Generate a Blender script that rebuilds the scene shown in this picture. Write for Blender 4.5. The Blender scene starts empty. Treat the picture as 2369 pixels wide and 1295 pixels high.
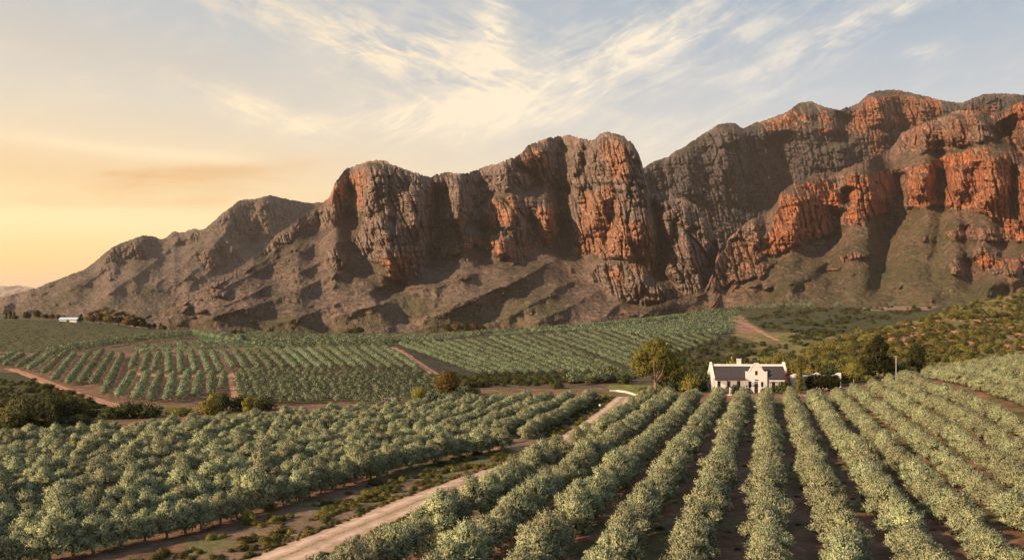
import bpy, math, random
import numpy as np
from mathutils import Vector, Matrix

random.seed(7)
RNG = np.random.default_rng(7)
SC = bpy.context.scene
COL = SC.collection
R = math.radians

# ------------------------------------------------------------------ camera
F = 2000.0; CX = 1184.5; HOR = 695.0          # focal length and horizon in photo pixels
CAMZ = 22.0
cam_d = bpy.data.cameras.new("camera"); cam = bpy.data.objects.new("camera", cam_d); COL.objects.link(cam)
cam.location = (0, 0, CAMZ); cam.rotation_euler = (R(90), 0, 0)
cam_d.sensor_width = 36.0; cam_d.lens = 36.0 * F / 2369.0
cam_d.shift_y = (HOR - 647.5) / 2369.0
cam_d.clip_start = 1.0; cam_d.clip_end = 80000.0
SC.camera = cam

# ------------------------------------------------------------------ view
SC.view_settings.view_transform = 'Standard'; SC.view_settings.look = 'None'
SC.view_settings.exposure = 0.78; SC.view_settings.gamma = 1.0
SC.cycles.max_bounces = 6; SC.cycles.diffuse_bounces = 2; SC.cycles.volume_bounces = 1
SC.cycles.transparent_max_bounces = 6; SC.cycles.caustics_reflective = False; SC.cycles.caustics_refractive = False

# ------------------------------------------------------------------ sun
SUN_AZ = R(-124.0); SUN_EL = R(25.0)             # azimuth from +Y towards +X
sd = Vector((math.sin(SUN_AZ) * math.cos(SUN_EL), math.cos(SUN_AZ) * math.cos(SUN_EL), math.sin(SUN_EL)))
sun_d = bpy.data.lights.new("sun", 'SUN'); sun = bpy.data.objects.new("sun", sun_d); COL.objects.link(sun)
sun_d.energy = 5.0; sun_d.angle = R(0.6); sun_d.color = (1.0, 0.73, 0.48)
sun.rotation_euler = sd.to_track_quat('Z', 'Y').to_euler(); sun.location = sd * 300

# ------------------------------------------------------------------ node helpers
class NB:
    def __init__(s, nt): s.nt = nt
    def n(s, t, **kw):
        x = s.nt.nodes.new(t)
        for k, v in kw.items(): setattr(x, k, v)
        return x
    def put(s, sock, v):
        if isinstance(v, bpy.types.NodeSocket): s.nt.links.new(v, sock)
        else:
            try: sock.default_value = v
            except Exception: sock.default_value = (*v, 1.0)
    def m(s, op, a, b=None, c=None, clamp=False):
        x = s.n('ShaderNodeMath', operation=op); x.use_clamp = clamp
        for i, v in enumerate((a, b, c)):
            if v is not None: s.put(x.inputs[i], v)
        return x.outputs[0]
    def mr(s, v, a, b, c=0.0, d=1.0, smooth=True):
        x = s.n('ShaderNodeMapRange', interpolation_type='SMOOTHSTEP' if smooth else 'LINEAR')
        for i, q in enumerate((v, a, b, c, d)): s.put(x.inputs[i], q)
        return x.outputs[0]
    def mix(s, f, a, b, blend='MIX'):
        x = s.n('ShaderNodeMix', data_type='RGBA', blend_type=blend)
        s.put(x.inputs[0], f); s.put(x.inputs[6], a); s.put(x.inputs[7], b)
        return x.outputs[2]
    def noise(s, vec, scale, detail=3.0, rough=0.5, dist=0.0):
        x = s.n('ShaderNodeTexNoise'); 
        if vec is not None: s.put(x.inputs['Vector'], vec)
        x.inputs['Scale'].default_value = scale; x.inputs['Detail'].default_value = detail
        x.inputs['Roughness'].default_value = rough; x.inputs['Distortion'].default_value = dist
        return x.outputs['Fac']
    def mapping(s, vec, loc=(0, 0, 0), rot=(0, 0, 0), sc=(1, 1, 1)):
        x = s.n('ShaderNodeMapping'); s.put(x.inputs[0], vec)
        x.inputs[1].default_value = loc; x.inputs[2].default_value = rot; x.inputs[3].default_value = sc
        return x.outputs[0]
    def ramp(s, f, stops):
        x = s.n('ShaderNodeValToRGB'); e = x.color_ramp.elements
        while len(e) > 1: e.remove(e[-1])
        e[0].position = stops[0][0]; e[0].color = (*stops[0][1], 1)
        for p, c in stops[1:]:
            q = e.new(p); q.color = (*c, 1)
        s.put(x.inputs[0], f)
        return x.outputs[0]
    def comb(s, x, y, z):
        c = s.n('ShaderNodeCombineXYZ')
        for i, v in enumerate((x, y, z)): s.put(c.inputs[i], v)
        return c.outputs[0]

# ------------------------------------------------------------------ world: Nishita sky under a veil of high cirrus
def build_world():
    w = bpy.data.worlds.new("World"); SC.world = w; w.use_nodes = True
    nt = w.node_tree; nt.nodes.clear(); b = NB(nt)
    out = b.n('ShaderNodeOutputWorld'); bg = b.n('ShaderNodeBackground'); nt.links.new(bg.outputs[0], out.inputs[0])
    sky = b.n('ShaderNodeTexSky', sky_type='NISHITA'); sky.sun_disc = False
    sky.sun_elevation = SUN_EL; sky.sun_rotation = SUN_AZ; sky.altitude = 300; sky.dust_density = 2.0
    tc = b.n('ShaderNodeTexCoord').outputs['Generated']
    sep = b.n('ShaderNodeSeparateXYZ'); b.put(sep.inputs[0], tc); x, y, z = sep.outputs
    az = b.m('ARCTAN2', x, y); el = b.m('ARCSINE', z)
    DEG = 180 / math.pi
    azd = b.m('MULTIPLY', az, DEG); eld = b.m('MULTIPLY', el, DEG)
    q = b.comb(b.m('DIVIDE', x, b.m('ADD', b.m('MAXIMUM', z, 0.0), 0.16)), b.m('DIVIDE', y, b.m('ADD', b.m('MAXIMUM', z, 0.0), 0.16)), 0.0)
    e01 = b.m('DIVIDE', b.m('MAXIMUM', eld, 0.0), 45.0, clamp=True)
    left = b.ramp(e01, [(0.0, (1.0, .56, .14)), (.05, (1.02, .70, .22)), (.10, (1.02, .79, .34)), (.19, (.90, .68, .40)), (.27, (.72, .63, .49)), (.38, (.52, .53, .52)), (.6, (.35, .42, .50)), (1.0, (.24, .34, .50))])
    right = b.ramp(e01, [(0.0, (.85, .66, .45)), (.12, (.84, .70, .50)), (.2, (.70, .64, .54)), (.28, (.50, .53, .55)), (.38, (.36, .43, .50)), (.5, (.28, .37, .46)), (.65, (.21, .32, .46)), (1.0, (.22, .33, .50))])
    wob = b.m('MULTIPLY', b.m('SUBTRACT', b.noise(q, 0.5, 3, .5), .5), 22.0)
    s = b.mr(b.m('ADD', azd, wob), -34.0, 24.0)
    back = b.mr(b.m('ABSOLUTE', azd), 95.0, 160.0)
    grad = b.mix(back, b.mix(s, left, right), right)
    # cirrus: streak noise gathered in banks (direction space)
    def streak(rot, along, across, lo, hi, det=8, off=0.0, dist=.6):
        v = b.mapping(b.comb(azd, eld, off), rot=(0, 0, R(-rot)))
        v = b.mapping(v, sc=(along, across, 1)); return b.mr(b.noise(v, 1.0, det, .63, dist), lo, hi)
    stA = b.m('ADD', b.m('MULTIPLY', streak(-17, .10, .36, .42, .66), .66), b.m('MULTIPLY', streak(-20, .30, 1.3, .45, .64, off=5.0), .52))
    stB = b.m('ADD', b.m('MULTIPLY', streak(20, .10, .38, .42, .66, off=2.0), .66), b.m('MULTIPLY', streak(24, .30, 1.3, .45, .64, off=7.0), .50))
    stC = streak(8, .17, .30, .40, .64, off=11.0, dist=1.0)
    stE = b.mr(b.noise(b.comb(b.m('MULTIPLY', azd, .05), b.m('MULTIPLY', eld, .28), 3.0), 1.0, 6, .55, .6), .40, .58)
    def blob(px, py, sx, sy, rot, k):
        a0 = math.degrees(math.atan((px - CX) / F)); e0 = math.degrees(math.atan((HOR - py) / math.hypot(F, px - CX)))
        kx = math.degrees(1 / F)
        dx = b.m('SUBTRACT', azd, a0); dy = b.m('SUBTRACT', eld, e0)
        c, sn = math.cos(R(rot)), math.sin(R(rot))
        u = b.m('DIVIDE', b.m('ADD', b.m('MULTIPLY', dx, c), b.m('MULTIPLY', dy, sn)), sx * kx)
        v = b.m('DIVIDE', b.m('SUBTRACT', b.m('MULTIPLY', dy, c), b.m('MULTIPLY', dx, sn)), sy * kx)
        d2 = b.m('ADD', b.m('MULTIPLY', u, u), b.m('MULTIPLY', v, v))
        return b.m('MULTIPLY', b.m('EXPONENT', b.m('MULTIPLY', d2, -1.0)), k)
    def total(blobs):
        t = None
        for q_ in blobs:
            o = blob(*q_); t = o if t is None else b.m('ADD', t, o)
        return t
    mA = total([(1040, 150, 260, 105, -10, 1.1), (1140, 50, 42, 120, -6, 1.0), (610, 265, 150, 30, -17, 1.5), (760, 75, 380, 45, -14, .8)])
    mB = total([(1400, 170, 330, 75, 16, 1.1), (1990, 55, 230, 34, 22, 1.1), (2135, 122, 45, 16, 0, 1.3), (960, 278, 240, 40, 5, 1.2), (1560, 320, 280, 50, 12, .7), (1500, 60, 220, 40, 10, .5)])
    mE = total([(110, 400, 430, 42, -4, 1.25), (560, 395, 260, 28, 4, .6), (330, 470, 300, 12, 2, .8), (90, 70, 320, 40, -6, .3)])
    cA = b.m('MULTIPLY', b.m('ADD', b.m('MULTIPLY', stA, .80), b.m('MULTIPLY', stC, .35)), mA)
    cB = b.m('MULTIPLY', b.m('ADD', b.m('MULTIPLY', stB, .75), b.m('MULTIPLY', stC, .35)), mB)
    veil = b.m('MULTIPLY', b.m('MULTIPLY', stC, stB), .16)
    cloud = b.m('ADD', b.m('ADD', cA, cB), veil, clamp=True)
    ccol = b.mix(s, (1.02, .80, .50), (.98, .84, .64))
    col = b.mix(b.m('MULTIPLY', cloud, .92), grad, ccol)
    mF = total([(160, 505, 460, 34, 2, 1.1), (480, 362, 120, 13, 0, 1.1), (200, 338, 210, 13, -3, 1.1), (90, 455, 120, 14, 0, .6)])
    cE = b.m('MULTIPLY', b.m('ADD', .30, b.m('MULTIPLY', stE, .75)), mE, clamp=True)
    ecol = b.mix(b.mr(eld, 4.0, 11.0), (.88, .50, .19), (.72, .42, .17))
    col = b.mix(b.m('MULTIPLY', cE, .95), col, ecol)
    stF = b.mr(b.noise(b.comb(b.m('MULTIPLY', azd, .06), b.m('MULTIPLY', eld, .34), 9.0), 1.0, 6, .55, .8), .50, .64)
    col = b.mix(b.m('MULTIPLY', b.m('ADD', b.m('MULTIPLY', stF, .6), .3), mF, clamp=True), col, (1.10, .90, .54))
    below = b.mr(eld, -1.2, 0.0)
    col = b.mix(below, (.30, .22, .15), col)
    nis = b.mix(1.0, sky.outputs[0], (.1, .1, .1), 'MULTIPLY')
    col = b.mix(.12, col, nis)
    nt.links.new(col, bg.inputs[0]); bg.inputs[1].default_value = 1.0
    ten = b.mix(1.0, col, (7.0, 7.0, 7.0), 'MULTIPLY')
    nt.links.new(ten, bg.inputs[0]); bg.inputs[1].default_value = 0.1
build_world()

# ------------------------------------------------------------------ numpy noise
_perm = np.random.default_rng(3).permutation(4096)
_ga = np.random.default_rng(4).random(4096) * 2 * np.pi
_gx, _gy = np.cos(_ga), np.sin(_ga)
def pn(x, y, seed=0):
    x = np.asarray(x, float) + seed * 17.31; y = np.asarray(y, float) + seed * 9.77
    xi = np.floor(x).astype(np.int64); yi = np.floor(y).astype(np.int64); fx = x - xi; fy = y - yi
    u = fx * fx * fx * (fx * (fx * 6 - 15) + 10); v = fy * fy * fy * (fy * (fy * 6 - 15) + 10)
    def g(a, c, dx, dy):
        h = _perm[(_perm[(xi + a) & 4095] + yi + c) & 4095]
        return _gx[h] * dx + _gy[h] * dy
    n00 = g(0, 0, fx, fy); n10 = g(1, 0, fx - 1, fy); n01 = g(0, 1, fx, fy - 1); n11 = g(1, 1, fx - 1, fy - 1)
    return (n00 + u * (n10 - n00) + v * (n01 - n00 + u * (n00 - n10 - n01 + n11))) * 1.5
def fbm(x, y, o=4, seed=0, g=.5):
    t = 0; a = 1; s = 1
    for k in range(o):
        t = t + a * pn(x * s, y * s, seed + k * 5); a *= g; s *= 2.03
    return t
def billow(x, y, seed=0, p=.6): return np.abs(pn(x, y, seed)) ** p
def worley(x, y, seed=0):
    """distance to nearest and second nearest cell centre, random number of the nearest cell"""
    x = np.asarray(x, float) + seed * 13.7; y = np.asarray(y, float) + seed * 5.3
    xi = np.floor(x).astype(np.int64); yi = np.floor(y).astype(np.int64)
    f1 = np.full(x.shape, 9.0); f2 = np.full(x.shape, 9.0); rid = np.zeros(x.shape)
    for a in (-1, 0, 1):
        for c in (-1, 0, 1):
            hsh = _perm[(_perm[(xi + a) & 4095] + yi + c) & 4095]
            cx_ = xi + a + .15 + .7 * (hsh & 63) / 63.0; cy_ = yi + c + .15 + .7 * (hsh >> 6) / 63.0
            d = np.hypot(x - cx_, y - cy_); k = d < f1
            f2 = np.where(k, f1, np.minimum(f2, d)); rid = np.where(k, ((hsh * 7919) & 1023) / 1023.0, rid); f1 = np.where(k, d, f1)
    return f1, f2, rid
def joints(x, y, seed=0, w=.22):
    """jointed blocks: every cell stands out by its own amount, a groove between cells"""
    f1, f2, r = worley(x, y, seed); e = np.clip((f2 - f1) / w, 0, 1)
    return .55 * r + .45 * e
def sstep(a, b_, x):
    t = np.clip((x - a) / (b_ - a), 0, 1); return t * t * (3 - 2 * t)
def smooth_interp(xs, ys, x):
    xs = np.asarray(xs, float); ys = np.asarray(ys, float)       # monotone cubic
    h = np.diff(xs); d = np.diff(ys) / h; m = np.zeros_like(ys)
    m[0], m[-1] = d[0], d[-1]
    for i in range(1, len(xs) - 1):
        m[i] = 0 if d[i - 1] * d[i] <= 0 else 2 * d[i - 1] * d[i] / (d[i - 1] + d[i])
    x = np.clip(x, xs[0], xs[-1]); i = np.clip(np.searchsorted(xs, x) - 1, 0, len(xs) - 2)
    t = (x - xs[i]) / h[i]
    return (ys[i] * (2 * t**3 - 3 * t**2 + 1) + m[i] * h[i] * (t**3 - 2 * t**2 + t) + ys[i + 1] * (3 * t**2 - 2 * t**3) + m[i + 1] * h[i] * (t**3 - t**2))
def in_poly(px, py, poly):
    px = np.asarray(px, float); py = np.asarray(py, float); r = np.zeros(px.shape, bool); n = len(poly)
    for i in range(n):
        x1, y1 = poly[i]; x2, y2 = poly[(i + 1) % n]
        if y1 == y2: continue
        c = (py < y1) != (py < y2)
        r ^= c & (px < (x2 - x1) * (py - y1) / (y2 - y1) + x1)
    return r
def line_dist(px, py, pts):
    """distance to a polyline, parameter along it 0..1, signed side"""
    best = np.full(px.shape, 1e9); par = np.zeros(px.shape); n = len(pts) - 1
    for i in range(n):
        ax, ay = pts[i][:2]; bx, by = pts[i + 1][:2]; dx, dy = bx - ax, by - ay
        t = np.clip(((px - ax) * dx + (py - ay) * dy) / (dx * dx + dy * dy + 1e-9), 0, 1)
        d = np.hypot(px - ax - t * dx, py - ay - t * dy)
        k = d < best; best = np.where(k, d, best); par = np.where(k, (i + t) / n, par)
    return best, par
def blur(a, n, axis):
    if n < 1: return a
    k = np.ones(2 * n + 1) / (2 * n + 1)
    for _ in range(2):
        p = np.pad(a, [(n, n) if i == axis else (0, 0) for i in range(2)], mode='edge')
        c = np.cumsum(np.insert(p, 0, 0, axis=axis), axis=axis)
        a = (np.take(c, range(2 * n + 1, c.shape[axis]), axis=axis) - np.take(c, range(0, c.shape[axis] - 2 * n - 1), axis=axis)) / (2 * n + 1)
    return a

# ------------------------------------------------------------------ mesh helpers
def mesh_from(name, V, Fq, mat=None, smooth=False, attrs=None, cols=None):
    me = bpy.data.meshes.new(name); V = np.asarray(V, np.float32); Fq = np.asarray(Fq, np.int32)
    nf, k = Fq.shape
    me.vertices.add(len(V)); me.vertices.foreach_set('co', V.ravel())
    me.loops.add(nf * k); me.loops.foreach_set('vertex_index', Fq.ravel())
    me.polygons.add(nf); me.polygons.foreach_set('loop_start', np.arange(0, nf * k, k, dtype=np.int32))
    me.polygons.foreach_set('use_smooth', np.full(nf, smooth))
    for an, a in (attrs or {}).items():
        at = me.attributes.new(an, 'FLOAT', 'POINT'); at.data.foreach_set('value', np.asarray(a, np.float32).ravel())
    for an, a in (cols or {}).items():
        at = me.attributes.new(an, 'FLOAT_COLOR', 'POINT'); at.data.foreach_set('color', np.asarray(a, np.float32).ravel())
    if mat: me.materials.append(mat)
    me.update(); me.validate()
    return me
def obj(name, me, parent=None, **props):
    o = bpy.data.objects.new(name, me); COL.objects.link(o)
    if parent: o.parent = parent
    for k, v in props.items(): o[k] = v
    return o
def empty(name, loc, rz=0, **props):
    o = bpy.data.objects.new(name, None); COL.objects.link(o); o.location = loc; o.rotation_euler = (0, 0, rz)
    o.empty_display_size = .3
    for k, v in props.items(): o[k] = v
    return o
def grid_mesh(name, P, mat, smooth=True, attrs=None, cols=None):
    nr, nc = P.shape[:2]; i = np.arange(nr * nc).reshape(nr, nc)
    Fq = np.stack([i[:-1, :-1], i[:-1, 1:], i[1:, 1:], i[1:, :-1]], -1).reshape(-1, 4)
    return mesh_from(name, P.reshape(-1, 3), Fq, mat, smooth, attrs, {k: v.reshape(-1, 4) for k, v in (cols or {}).items()})
class MB:
    """collects boxes, prisms and tubes into one mesh of quads / ngons"""
    def __init__(s): s.v = []; s.f = []
    def box(s, x0, x1, y0, y1, z0, z1):
        n = len(s.v)
        s.v += [(x, y, z) for z in (z0, z1) for y in (y0, y1) for x in (x0, x1)]
        s.f += [tuple(n + k for k in q) for q in ((0, 2, 3, 1), (4, 5, 7, 6), (0, 1, 5, 4), (1, 3, 7, 5), (3, 2, 6, 7), (2, 0, 4, 6))]
        return s
    def prism(s, prof, y0, y1):
        """polygon in x-z extruded along y"""
        n = len(s.v); k = len(prof)
        s.v += [(x, y0, z) for x, z in prof] + [(x, y1, z) for x, z in prof]
        s.f += [tuple(n + i for i in range(k)), tuple(n + k + i for i in reversed(range(k)))]
        s.f += [(n + i, n + k + i, n + k + (i + 1) % k, n + (i + 1) % k) for i in range(k)]
        return s
    def prismx(s, prof, x0, x1):
        n = len(s.v); k = len(prof)
        s.v += [(x0, y, z) for y, z in prof] + [(x1, y, z) for y, z in prof]
        s.f += [tuple(n + i for i in reversed(range(k))), tuple(n + k + i for i in range(k))]
        s.f += [(n + (i + 1) % k, n + k + (i + 1) % k, n + k + i, n + i) for i in range(k)]
        return s
    def tube(s, pts, rad, sides=7):
        n = len(s.v); pts = [Vector(p) for p in pts]
        for i, p in enumerate(pts):
            d = (pts[min(i + 1, len(pts) - 1)] - pts[max(i - 1, 0)]).normalized()
            a = d.orthogonal().normalized() if abs(d.z) < .99 else Vector((1, 0, 0)); c = d.cross(a)
            s.v += [tuple(p + (a * math.cos(t) + c * math.sin(t)) * rad[i]) for t in (2 * math.pi * j / sides for j in range(sides))]
        for i in range(len(pts) - 1):
            for j in range(sides):
                a0 = n + i * sides + j; a1 = n + i * sides + (j + 1) % sides
                s.f.append((a0, a1, a1 + sides, a0 + sides))
        s.f.append(tuple(n + (len(pts) - 1) * sides + j for j in range(sides)))
        return s
    def mesh(s, name, mat, bevel=0.0, smooth=False):
        me = bpy.data.meshes.new(name); me.from_pydata(s.v, [], s.f)
        if mat: me.materials.append(mat)
        if smooth: me.polygons.foreach_set('use_smooth', [True] * len(me.polygons))
        me.update(); return me
    def build(s, name, mat, parent=None, smooth=False, **props): return obj(name, s.mesh(name, mat, smooth=smooth), parent, **props)
def ordinal(n):
    w = "first second third fourth fifth sixth seventh eighth ninth tenth eleventh twelfth thirteenth fourteenth fifteenth sixteenth seventeenth eighteenth nineteenth twentieth".split()
    if n <= 20: return w[n - 1]
    t = {2: "twenty", 3: "thirty", 4: "forty", 5: "fifty", 6: "sixty"}; te = {2: "twentieth", 3: "thirtieth", 4: "fortieth", 5: "fiftieth", 6: "sixtieth"}
    return te[n // 10] if n % 10 == 0 else t[n // 10] + "-" + w[n % 10 - 1]

# ------------------------------------------------------------------ materials
def new_mat(name):
    m = bpy.data.materials.new(name); m.use_nodes = True; nt = m.node_tree; nt.nodes.clear(); b = NB(nt)
    out = b.n('ShaderNodeOutputMaterial'); return m, b, out
def principled(b, out, col, rough=.9, spec=.2, bump=None, bstr=.3, bdist=1.0):
    p = b.n('ShaderNodeBsdfPrincipled'); b.put(p.inputs['Base Color'], col); p.inputs['Roughness'].default_value = rough
    p.inputs['Specular IOR Level'].default_value = spec
    if bump is not None:
        bn = b.n('ShaderNodeBump'); bn.inputs['Strength'].default_value = bstr; bn.inputs['Distance'].default_value = bdist
        b.put(bn.inputs['Height'], bump); b.nt.links.new(bn.outputs[0], p.inputs['Normal'])
    b.nt.links.new(p.outputs[0], out.inputs[0]); return p
def mat_plain(name, c, rough=.8, var=.12, scale=1.5, spec=.2, bstr=.15):
    m, b, out = new_mat(name); tc = b.n('ShaderNodeTexCoord').outputs['Object']
    n = b.noise(tc, scale, 5, .6); k = b.mr(n, .25, .75, 1 - var, 1 + var)
    col = b.mix(1.0, c, b.comb(k, k, k), 'MULTIPLY')
    principled(b, out, col, rough, spec, b.noise(tc, scale * 9, 3, .6), bstr, .02); return m
def mat_leaf(name, base, tip, dark, trans=.25, hue=.03, clump=1.2):
    """foliage: colour differs per plant, per shoot (attribute) and in patches"""
    m, b, out = new_mat(name)
    oi = b.n('ShaderNodeObjectInfo').outputs['Random']
    at = b.n('ShaderNodeAttribute'); at.attribute_name = 'shoot'; at = at.outputs['Fac']
    tc = b.n('ShaderNodeTexCoord').outputs['Object']
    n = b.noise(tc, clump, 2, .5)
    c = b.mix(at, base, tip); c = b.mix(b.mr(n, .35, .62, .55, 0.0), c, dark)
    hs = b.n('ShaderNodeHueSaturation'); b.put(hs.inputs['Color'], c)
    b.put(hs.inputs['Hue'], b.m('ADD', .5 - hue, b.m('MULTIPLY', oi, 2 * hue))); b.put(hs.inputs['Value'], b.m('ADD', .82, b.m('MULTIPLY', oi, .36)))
    d = b.n('ShaderNodeBsdfDiffuse'); b.put(d.inputs[0], hs.outputs[0])
    t = b.n('ShaderNodeBsdfTranslucent'); b.put(t.inputs[0], hs.outputs[0])
    mx = b.n('ShaderNodeMixShader'); mx.inputs[0].default_value = trans
    b.nt.links.new(d.outputs[0], mx.inputs[1]); b.nt.links.new(t.outputs[0], mx.inputs[2]); b.nt.links.new(mx.outputs[0], out.inputs[0])
    return m

M = {}
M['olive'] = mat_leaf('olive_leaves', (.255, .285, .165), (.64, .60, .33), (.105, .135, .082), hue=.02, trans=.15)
M['olive_far'] = mat_leaf('far_olive_leaves', (.13, .17, .105), (.31, .34, .195), (.060, .082, .052), hue=.02)
M['bush_gold'] = mat_leaf('golden_bush_leaves', (.19, .165, .045), (.37, .30, .075), (.09, .09, .03), hue=.025)
M['bush_dark'] = mat_leaf('dark_bush_leaves', (.060, .074, .030), (.115, .125, .048), (.034, .044, .020))
M['gum'] = mat_leaf('gum_tree_leaves', (.14, .11, .032), (.25, .18, .05), (.06, .055, .02))
M['conifer'] = mat_leaf('conifer_needles', (.035, .045, .016), (.09, .085, .025), (.018, .024, .010))
M['scrub'] = mat_leaf('scrub_leaves', (.10, .098, .040), (.17, .155, .06), (.06, .06, .026))
M['rust'] = mat_leaf('rusty_leaves', (.13, .075, .035), (.19, .11, .05), (.06, .045, .025))
M['bark'] = mat_plain('bark', (.16, .12, .085), .95, .3, 6)
M['white'] = mat_plain('whitewash', (.60, .565, .52), .85, .13, .7)
M['slate'] = None

# ------------------------------------------------------------------ terrain: relief profiles along sight azimuths (distance, height relative to the camera)
def hp(Y, py): return (HOR - py) / F * Y
def plane(Y): return -17.7 - .019 * Y
def prof(*a):
    r = [(20, plane(20)), (60, plane(60)), (110, plane(110))]
    for Y, v in a: r.append((Y, hp(Y, v) if v is not None else plane(Y)))
    return r
FARH = -95.0
PROF = {
 -700: prof((180, None), (300, 850), (480, 805), (640, 738), (800, 748), (1400, 742), (3000, 720), (30000, 696.5)),
 -100: prof((180, None), (300, 846), (430, 812), (520, 770), (640, 738), (760, 748), (1400, 742), (3000, 716), (30000, 697)),
 100:  prof((180, None), (270, 862), (370, 822), (450, 800), (560, 764), (650, 738), (760, 750), (1300, 750), (3000, 718), (30000, 697)),
 250:  prof((180, None), (240, 872), (330, 820), (450, 795), (580, 765), (660, 748), (780, 760), (1300, 760), (3000, 722), (30000, 697)),
 400:  prof((180, None), (235, 868), (310, 818), (430, 788), (600, 769), (680, 768), (1000, 764), (1400, 762), (3000, 725), (30000, 698)),
 600:  prof((180, None), (235, 866), (310, 815), (420, 795), (640, 779), (900, 771), (1400, 765), (3000, 725), (30000, 698)),
 850:  prof((185, None), (235, 865), (320, 808), (420, 794), (640, 782), (900, 776), (1400, 772), (3000, 725), (30000, 698)),
 1050: prof((185, None), (250, 872), (320, 825), (420, 793), (600, 777), (700, 774), (900, 774), (1400, 772), (3000, 725), (30000, 698)),
 1250: prof((190, None), (255, 872), (340, 822), (480, 778), (680, 757), (760, 759), (1200, 766), (3000, 725), (30000, 698)),
 1450: prof((200, None), (260, 865), (350, 815), (500, 770), (700, 738), (780, 742), (1100, 765), (3000, 725), (30000, 698)),
 1600: prof((205, None), (250, 880), (310, 845), (430, 795), (560, 757), (720, 722), (800, 726), (1100, 762), (3000, 725), (30000, 698)),
 1720: prof((205, None), (260, 868), (330, 842), (400, 822), (560, 760), (740, 712), (820, 716), (1100, 760), (3000, 725), (30000, 698)),
 1850: prof((205, None), (250, 872), (310, 815), (350, 822), (420, 825), (580, 755), (760, 709), (840, 714), (1100, 758), (3000, 725), (30000, 698)),
 2000: prof((150, 967), (205, 897), (255, 866), (300, 825), (365, 764), (400, 768), (480, 800), (620, 745), (770, 706), (850, 712), (1100, 755), (3000, 725), (30000, 698)),
 2120: prof((150, 962), (205, 886), (250, 862), (320, 818), (400, 737), (440, 741), (540, 775), (660, 735), (780, 704), (860, 712), (1100, 755), (3000, 725), (30000, 698)),
 2250: prof((140, 962), (200, 868), (240, 850), (350, 806), (450, 697), (500, 703), (600, 740), (780, 706), (900, 715), (1100, 752), (3000, 725), (30000, 698)),
 2400: prof((130, 972), (200, 852), (240, 838), (380, 792), (490, 670), (560, 680), (700, 715), (900, 715), (1100, 750), (3000, 725), (30000, 698)),
 3100: prof((130, 975), (200, 850), (240, 825), (400, 780), (520, 640), (600, 650), (760, 690), (1100, 745), (3000, 725), (30000, 698)),
}
_pk = sorted(PROF)
_LY = np.log(np.geomspace(15, 45000, 900))
_tab = np.array([smooth_interp(np.log([p[0] for p in PROF[k]] + [45000]), [p[1] for p in PROF[k]] + [PROF[k][-1][1]], _LY) for k in _pk])
_tab = blur(_tab, 6, 1)
_ug = np.linspace(-750, 3150, 391)
_tabu = np.array([smooth_interp(_pk, _tab[:, j], _ug) for j in range(_tab.shape[1])])     # [Y, u]
_tabu = blur(_tabu, 5, 1)
def ground(X, Y):
    X = np.asarray(X, float); Y = np.maximum(np.asarray(Y, float), 16.0)
    px = np.clip(CX + F * X / Y, -749, 3149); a = (px + 750) / 10.0; c = (np.log(Y) - _LY[0]) / (_LY[1] - _LY[0])
    c = np.clip(c, 0, len(_LY) - 1.001); i = c.astype(int); j = np.clip(a.astype(int), 0, 389); fi = c - i; fj = a - j
    z = (_tabu[i, j] * (1 - fi) + _tabu[i + 1, j] * fi) * (1 - fj) + (_tabu[i, j + 1] * (1 - fi) + _tabu[i + 1, j + 1] * fi) * fj
    z = z + .28 * fbm(X / 11, Y / 11, 3, 2) * sstep(230, 330, Y) * (1 - sstep(2000, 5000, Y)) * 2.0 + .10 * fbm(X / 5, Y / 5, 2, 8)
    return z + CAMZ
_hy = np.geomspace(30, 1500, 1600)
def hit(px, py):
    """where the sight line through a photo point meets the ground"""
    u = (px - CX) / F; zz = ground(u * _hy, _hy) - CAMZ; q = HOR - F * zz / _hy
    k = np.nonzero(q <= py)[0]
    Y = _hy[k[0]] if len(k) else 1400.0
    if len(k) and k[0] > 0:
        q0, q1 = q[k[0] - 1], q[k[0]]; t = (q0 - py) / (q0 - q1 + 1e-9); Y = _hy[k[0] - 1] + t * (_hy[k[0]] - _hy[k[0] - 1])
    return u * Y, Y
def gz(x, y): return float(ground(np.array([x]), np.array([y]))[0])
def at(px, py):
    x, y = hit(px, py); return Vector((x, y, gz(x, y)))
def at_dist(px, Y):
    x = (px - CX) / F * Y; return Vector((x, Y, gz(x, Y)))

# ---- near orchard layout (plan)
def road_pts():
    return [hit(*p) for p in ((300, 1420), (470, 1362), (645, 1293), (825, 1220), (1005, 1146), (1130, 1100), (1218, 1068), (1296, 1028), (1368, 982), (1425, 938), (1446, 918))]
ROAD = road_pts()
def resample(pts, step):
    pts = np.asarray(pts, float); d = np.r_[0, np.cumsum(np.hypot(*np.diff(pts, axis=0).T))]
    n = max(2, int(d[-1] / step)); t = np.linspace(0, d[-1], n)
    return np.c_[smooth_interp(d, pts[:, 0], t), smooth_interp(d, pts[:, 1], t)]

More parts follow.
